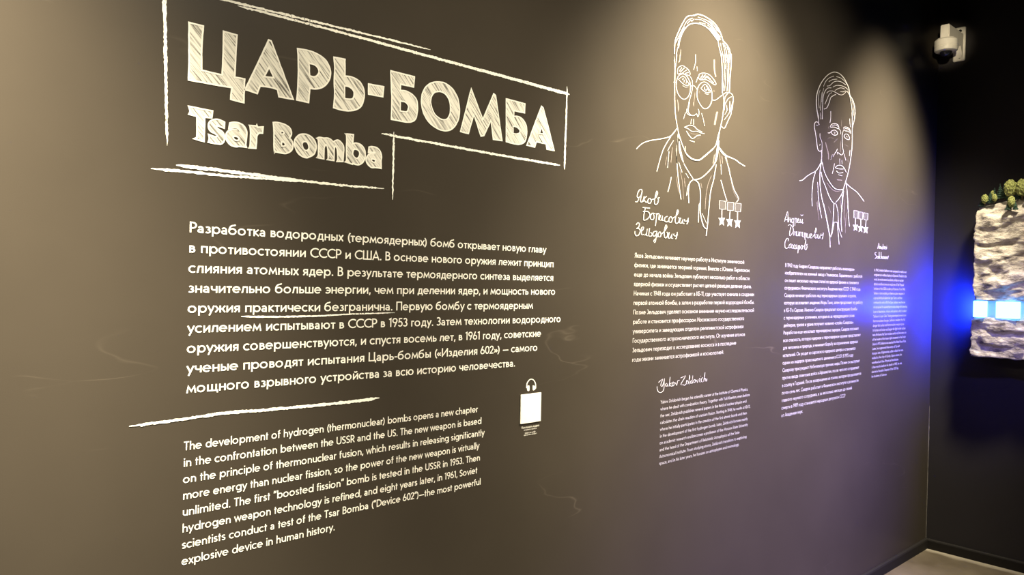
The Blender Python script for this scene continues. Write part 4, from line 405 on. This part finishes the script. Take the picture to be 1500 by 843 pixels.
def script(name, data, label):
    vs = []; fs = []
    for s in data: ribbon(s, vs, fs)
    p = parse(data[0])[0]; o = face_out(mesh(name, vs, fs, FINE)); tag(o, label, 'handwriting'); return o
script('handwritten_name', NAME_ONE, 'three-line handwritten Russian name below the portrait with round glasses')
script('handwritten_name', NAME_TWO, 'three-line handwritten Russian name below the portrait without glasses')
script('handwritten_name', NAME_TWO_LATIN, 'tiny two-line handwritten English name above the column nearest the corner')
script('handwritten_name', NAME_ONE_LATIN, 'single-line handwritten English name above the small English paragraph')

def portrait(data, medals, label, loc, splits):
    root = thing('portrait_drawing', loc, label, 'portrait')
    for part, ss in data.items():
        if part in ('eyes', 'eyebrows', 'coat'):
            cut = {'coat': range(len(ss) + 1), 'eyes': [0, len(ss) // 2, len(ss)], 'eyebrows': [0, splits, len(ss)]}[part]
            for a, b in zip(cut, list(cut)[1:]):
                vs = []; fs = []
                for s in ss[a:b]: ribbon(s, vs, fs, y=PRINT - .0001 * (a % 5 if part == 'coat' else 0))
                face_out(mesh({'coat': 'coat_line', 'eyes': 'eye', 'eyebrows': 'eyebrow'}[part], vs, fs, FINE, root))
            continue
        vs = []; fs = []
        for s in ss: ribbon(s, vs, fs, y=-.0006 if part == 'shading' else PRINT)
        o = face_out(mesh(part, vs, fs, FAINT if part == 'shading' else FINE, root))
        if part == 'shading': tag(o, 'faint shading strokes', kind='stuff')
    for fr, sq, lk, star in medals:
        vs = []; fs = []
        for s in fr: ribbon(s, vs, fs)
        ribbon(lk, vs, fs); M_ = face_out(mesh('medal', vs, fs, FINE, root))
        vs = []; fs = []; fill([ring_pts(sq)], vs, fs, -.0007); face_out(mesh('ribbon_bar', vs, fs, MEDALFILL, M_))
        vs = []; fs = []; fill([ring_pts(star)], vs, fs); face_out(mesh('star', vs, fs, FINE, M_))
portrait(PORTRAIT_ONE, MEDALS_ONE, 'white line portrait of a balding man in round glasses with three star medals', (2.5, 0, 1.8), 5)
portrait(PORTRAIT_TWO, MEDALS_TWO, 'white line portrait of a man with combed hair and no glasses', (3.6, 0, 1.9), 2)

root = thing('headphone_icon', (1.64, 0, 1.28), 'small white headphone symbol above the blank cream tile', 'symbol')
vs = []; fs = []; ribbon(HEADBAND, vs, fs, 6); face_out(mesh('headband', vs, fs, INK, root))
for c in CUPS: vs = []; fs = []; fill([ring_pts(c)], vs, fs, -.0012); face_out(mesh('ear_cup', vs, fs, INK, root))
bm = bmesh.new(); T = [tuple(int(x) / 1e4 for x in q.strip().rstrip('*').split()) for q in TILE.split(',')]
u0, u1, z0, z1 = T[0][0], T[1][0], T[2][1], T[0][1]; box(bm, (u0, -.0035, z0), (u1, 0, z1), .0015, 2)
tag(bmo('blank_tile', bm, INK), 'square blank cream tile below the headphone symbol', 'tile')
root = thing('caption_text', (1.6, 0, 1.1), 'tiny four-line caption below the blank cream tile', 'wall text')
WT = 12.0; GC.clear()
for t, a, b, z, c in CAPTION:
    vs, fs = text_mesh(t, a / 1e4, b / 1e4, z / 1e4, c / 1e4); face_out(mesh('text_line', vs, fs, INK, root))

# ---------------------------------------------------------------- security camera on the far wall
CASE = plain('cream_plastic', (.74, .70, .62), .4, .5); DARK = plain('smoked_dome', (.01, .01, .012), .06, .8); HOLE = plain('dark_hole', (.01, .01, .01), .8)
CY, CZ = -.116, 3.092
root = thing('security_camera', (WX, CY, CZ), 'cream dome security camera on a wall bracket high on the far wall', 'camera')
bm = bmesh.new(); box(bm, (WX - .018, CY - .034, 2.99), (WX, CY + .034, 3.195), .009, 3); bmo('wall_plate', bm, CASE, root, True)
for z in (3.012, 3.170):
    bm = bmesh.new(); bmesh.ops.create_cone(bm, cap_ends=True, segments=16, radius1=.0085, radius2=.0085, depth=.004, matrix=Matrix.Translation((WX - .019, CY - .006, z)) @ Matrix.Rotation(pi / 2, 4, 'Y')); tag(bmo('screw_hole', bm, HOLE, root), 'dark screw hole')
AX = WX - .235
bm = bmesh.new(); prof = [(WX - .016, 3.152), (AX - .028, 3.152), (AX - .028, 3.07), (AX + .028, 3.07), (WX - .07, 3.06), (WX - .016, 3.0)]
L_ = [bm.verts.new((x, CY - .024, z)) for x, z in prof]; R_ = [bm.verts.new((x, CY + .024, z)) for x, z in prof]
for i in range(len(prof)): j = (i + 1) % len(prof); bm.faces.new((L_[i], L_[j], R_[j], R_[i]))
bm.faces.new(L_); bm.faces.new(R_[::-1]); bmesh.ops.recalc_face_normals(bm, faces=bm.faces); bmesh.ops.bevel(bm, geom=list(bm.edges), offset=.004, segments=2, affect='EDGES'); bmo('bracket_arm', bm, CASE, root)
def lathe(bm, c, prof, seg=40):
    rings_ = [[bm.verts.new((c[0] + r * cos(2 * pi * k / seg), c[1] + r * sin(2 * pi * k / seg), c[2] + z)) for k in range(seg)] for r, z in prof]
    for a, b in zip(rings_, rings_[1:]):
        for k in range(seg): bm.faces.new((a[k], a[(k + 1) % seg], b[(k + 1) % seg], b[k]))
    bm.faces.new(rings_[0]); bm.faces.new(rings_[-1]); bmesh.ops.recalc_face_normals(bm, faces=bm.faces)
bm = bmesh.new(); lathe(bm, (AX, CY, 3.0), [(.040, .073), (.052, .072), (.056, .066), (.061, .062), (.062, .028), (.060, .026), (.060, .022), (.062, .020), (.061, .006), (.058, .001), (.040, -.001)]); bmo('housing', bm, CASE, root, False)
bm = bmesh.new(); lathe(bm, (AX, CY, 2.998), [(.033, 0)] + [(.033 * cos(t * pi / 16), -.030 * sin(t * pi / 16)) for t in range(1, 8)]); tag(bmo('dome', bm, DARK, root, True), 'glossy black dome')

# ---------------------------------------------------------------- cliff model with lit tunnel on the far wall
def rock_mat():
    mt, nt, b, out = node_mat('painted_rock'); L = nt.links.new; v = coords(nt, (1, 1, 2.2))
    c = ramp(nt, ns(nt, v, 14, 8, .65), [(.34, (.12, .10, .085)), (.44, (.36, .31, .25)), (.56, (.55, .49, .39)), (.68, (.74, .68, .56))]); L(c, b.inputs['Base Color'])
    b.inputs['Roughness'].default_value = .8; bp = N(nt, 'ShaderNodeBump', Strength=1., Distance=.012); L(ns(nt, v, 30, 7, .62), bp.inputs['Height']); L(bp.outputs[0], b.inputs['Normal']); return mt
ROCK = rock_mat()
FX = WX - .15; YL = -.262; YR = -2.0                     # front plane, left end, right end
def cliff(name, z0, z1, top_slope, seed, parent, yl):
    ny, nz, nd = 260, int((z1 - z0) / .0065), 12; vs = []; fs = []; idx = {}
    prof = []                                              # profile: bottom back -> front -> top back, closed sheet round the front
    R = .03
    for i in range(nd): prof.append((i / (nd - 1), 0.0))
    for i in range(1, nz + 1): prof.append((1.0, i / nz))
    for i in range(1, nd): prof.append((1 - i / (nd - 1), 1.0))
    def P_(s, d, h):
        y = yl + (YR - yl) * s; z = z0 + (z1 - z0) * h
        k = h * (z1 - z0)
        if top_slope and d > 0: d2 = min(1, d)
        x = WX - .002 - d * (WX - .002 - FX)
        top = z1 + .018 * noise.noise((y * 5, seed, 2)) if h > .5 else z1
        if top_slope and h > .6: z -= (h - .6) / .4 * .028 * max(0, 1 - s * 16)
        if top_slope and h > .86: x += (h - .86) / .14 * .05 * d
        if h >= 1: z = top - (.028 * max(0, 1 - s * 16) if top_slope else 0) + (.02 if top_slope else 0) * (1 - d)
        wy = y * 2.2 + seed; wz = z + .05 * noise.noise((y * 2.5, z * 2, seed)) + .02 * noise.noise((y * 9, z * 8, seed + 4))
        w = noise.fractal((wy * 1.6, wz * 9, seed), .9, 2, 6)
        f_ = wz * 11 + .8 * noise.noise((y * 3.1, seed, 4)); t_ = f_ - floor(f_); sh = min(1, t_ * 5) * (1 - t_) ** .7        # shelves with sharp undersides, rounded tops
        br = max(0, noise.noise((y * 3.7, floor(f_) * 3.3, seed)) + .35)
        x -= (.020 * w + .030 * sh * br + .012 * noise.noise((y * 14, z * 20, seed))) * (1 if d > .3 else 0) * min(1, min(s, 1) * 30 + .2)
        cy = .010 * noise.noise((z * 22, seed, 1)) + .006 * noise.noise((z * 60, seed, 9)); edge = max(0, 1 - s * 28)
        y += cy * edge * (1 if d > .3 else .3) - (R * .5 * edge * (1 if d >= .95 and (h < .04 or h > .97) else 0)); z += .006 * noise.noise((y * 20, x * 20, seed)) * (1 if h in (0.0, 1.0) else 0)
        return (min(x, WX - .001), y, z)
    n = len(prof)
    for j in range(ny + 1):
        for d, h in prof: vs.append(P_(j / ny, d, h))
    for j in range(ny):
        for i in range(n - 1): a = j * n + i; fs.append((a, a + n, a + n + 1, a + 1))
    # left end cap: grid strip between profile and its back edge
    for e_ in (0, ny):
        c = len(vs); b0 = e_ * n
        p = [vs[b0 + i] for i in range(n)]; vs.append((WX - .02, p[0][1], (z0 + z1) / 2))
        for i in range(n - 1): fs.append((c, b0 + i, b0 + i + 1))
    o = mesh(name, vs, fs, ROCK, parent, True); bm = bmesh.new(); bm.from_mesh(o.data); bmesh.ops.recalc_face_normals(bm, faces=bm.faces); bm.to_mesh(o.data); bm.free(); return o
root = thing('cliff_model', (WX, -.75, 1.2), 'pale rock cliff model with glowing blue slot and little trees on the far wall', 'model')
ZB, ZG0, ZG1, ZT = 1.222, 1.446, 1.548, 2.115
cliff('upper_cliff', ZG1, ZT, True, 3.7, root, YL - .006); cliff('lower_cliff', ZB, ZG0, False, 8.1, root, YL)
bm = bmesh.new(); box(bm, (FX + .035, YR + .02, ZG0 - .03), (WX - .003, YL - .038, ZG1 + .03)); tag(bmo('slot_core', bm, plain('slot_lining', (.35, .4, .5), .5), root), 'blue-lit strip behind the light panels')
def glow(name, c, s):
    mt, nt, b, out = node_mat(name); nt.nodes.remove(b); em = N(nt, 'ShaderNodeEmission'); em.inputs[0].default_value = (*c, 1); em.inputs[1].default_value = s; nt.links.new(em.outputs[0], out.inputs[0]); return mt
GLOW = glow('cyan_white_panel_glow', (.12, .36, 1), 8); BLUE = glow('blue_led_glow', (.006, .022, 1), 3600)
bm = bmesh.new(); box(bm, (FX - .026, -.334, ZG0 + .004), (FX + .036, YL - .014, ZG1 - .004), .004); bmo('light_panel', bm, GLOW, root)
bm = bmesh.new(); box(bm, (FX + .052, YL - .034, ZG0 + .012), (WX - .008, YL - .024, ZG1 - .012), .002); tag(bmo('end_light_strip', bm, BLUE, root), 'deep blue light strip on the left end')
for a, b_ in ((-.39, -.497), (-.56, -.667), (-.73, -.837), (-.90, -1.007), (-1.07, -1.177), (-1.24, -1.347), (-1.41, -1.517), (-1.58, -1.687), (-1.75, -1.857)):
    bm = bmesh.new(); box(bm, (FX - .026, b_, ZG0 + .004), (FX + .036, a, ZG1 - .004), .004); bmo('light_panel', bm, GLOW, root)
LEAF = {}
def leaf_mat(name, c):
    mt, nt, b, out = node_mat(name); nt.links.new(ramp(nt, ns(nt, coords(nt), 160, 4), [(.35, [x * .35 for x in c]), (.6, c)]), b.inputs['Base Color']); b.inputs['Roughness'].default_value = .9; return mt
LEAFY = leaf_mat('yellow_green_flock', (.34, .36, .10)); FIR = leaf_mat('dark_green_flock', (.03, .07, .04)); BARK = plain('bark', (.09, .06, .035), .9)
def tree(y, z, h, r, kind, dx=.02, seed=0):
    x = FX + .03 + dx; random.seed(seed); z -= .003 + .028 * max(0, 1 - (YL - .006 - y) / (YL - .006 - YR) * 16)
    bm = bmesh.new(); bmesh.ops.create_cone(bm, cap_ends=True, segments=8, radius1=r * .14, radius2=r * .08, depth=h * .45, matrix=Matrix.Translation((x, y, z + h * .2)))
    bmt = bmesh.new()
    if kind == 'round':
        bmesh.ops.create_icosphere(bmt, subdivisions=4, radius=1)
        for v in bmt.verts:
            k = 1 + .16 * noise.noise(v.co * 4 + Vector((seed, 0, 0))) + .1 * noise.noise(v.co * 11 + Vector((0, seed, 0))); v.co = Vector((x + v.co.x * r * k, y + v.co.y * r * k, z + h * .6 + v.co.z * h * .42 * k))
        mt = LEAFY
    else:
        rings_ = []
        for i in range(22):
            t = i / 21; rr = r * (1 - t) * (1 + .35 * (1 - (i % 3) / 1.5)) + .0008
            rings_.append([bmt.verts.new((x + rr * (1 + .3 * random.uniform(-1, 1)) * cos(k * pi / 7), y + rr * (1 + .3 * random.uniform(-1, 1)) * sin(k * pi / 7), z + h * (.08 + .92 * t))) for k in range(14)])
        for a, b in zip(rings_, rings_[1:]):
            for k in range(14): bmt.faces.new((a[k], a[(k + 1) % 14], b[(k + 1) % 14], b[k]))
        bmt.faces.new(rings_[0]); mt = FIR
    o = bmo('model_tree', bmt, mt, root); bmo('trunk', bm, BARK, o); return o
#       y      z(foot)  height radius kind
TREES = [(-.306, 2.118, .062, .018, 'round', .0), (-.288, 2.115, .045, .014, 'fir', .01), (-.330, 2.118, .07, .016, 'fir', .01), (-.345, 2.125, .088, .014, 'fir', .03), (-.336, 2.15, .045, .012, 'round', .03),
         (-.358, 2.115, .048, .013, 'round', -.012), (-.372, 2.13, .095, .017, 'fir', .03), (-.395, 2.13, .10, .018, 'fir', .03), (-.432, 2.12, .115, .030, 'round', .0), (-.415, 2.12, .08, .014, 'fir', .035), (-.490, 2.12, .115, .033, 'round', .0),
         (-.462, 2.12, .09, .016, 'fir', .03), (-.452, 2.062, .075, .018, 'round', -.055), (-.437, 2.058, .058, .014, 'fir', -.05), (-.470, 2.058, .05, .012, 'fir', -.05), (-.545, 2.12, .10, .026, 'round', .0), (-.525, 2.11, .08, .016, 'fir', -.01), (-.60, 2.12, .11, .028, 'round', .0), (-.58, 2.12, .1, .018, 'fir', .03), (-.67, 2.12, .1, .027, 'round', .01), (-.75, 2.12, .11, .02, 'fir', .0)]
random.seed(9)
TREES += [(-.80 - .085 * i + random.uniform(-.02, .02), 2.115, random.uniform(.07, .12), random.uniform(.016, .03), random.choice(['round', 'fir']), random.uniform(-.01, .03)) for i in range(13)]
for i, t in enumerate(TREES): tree(*t, seed=i * 1.7)
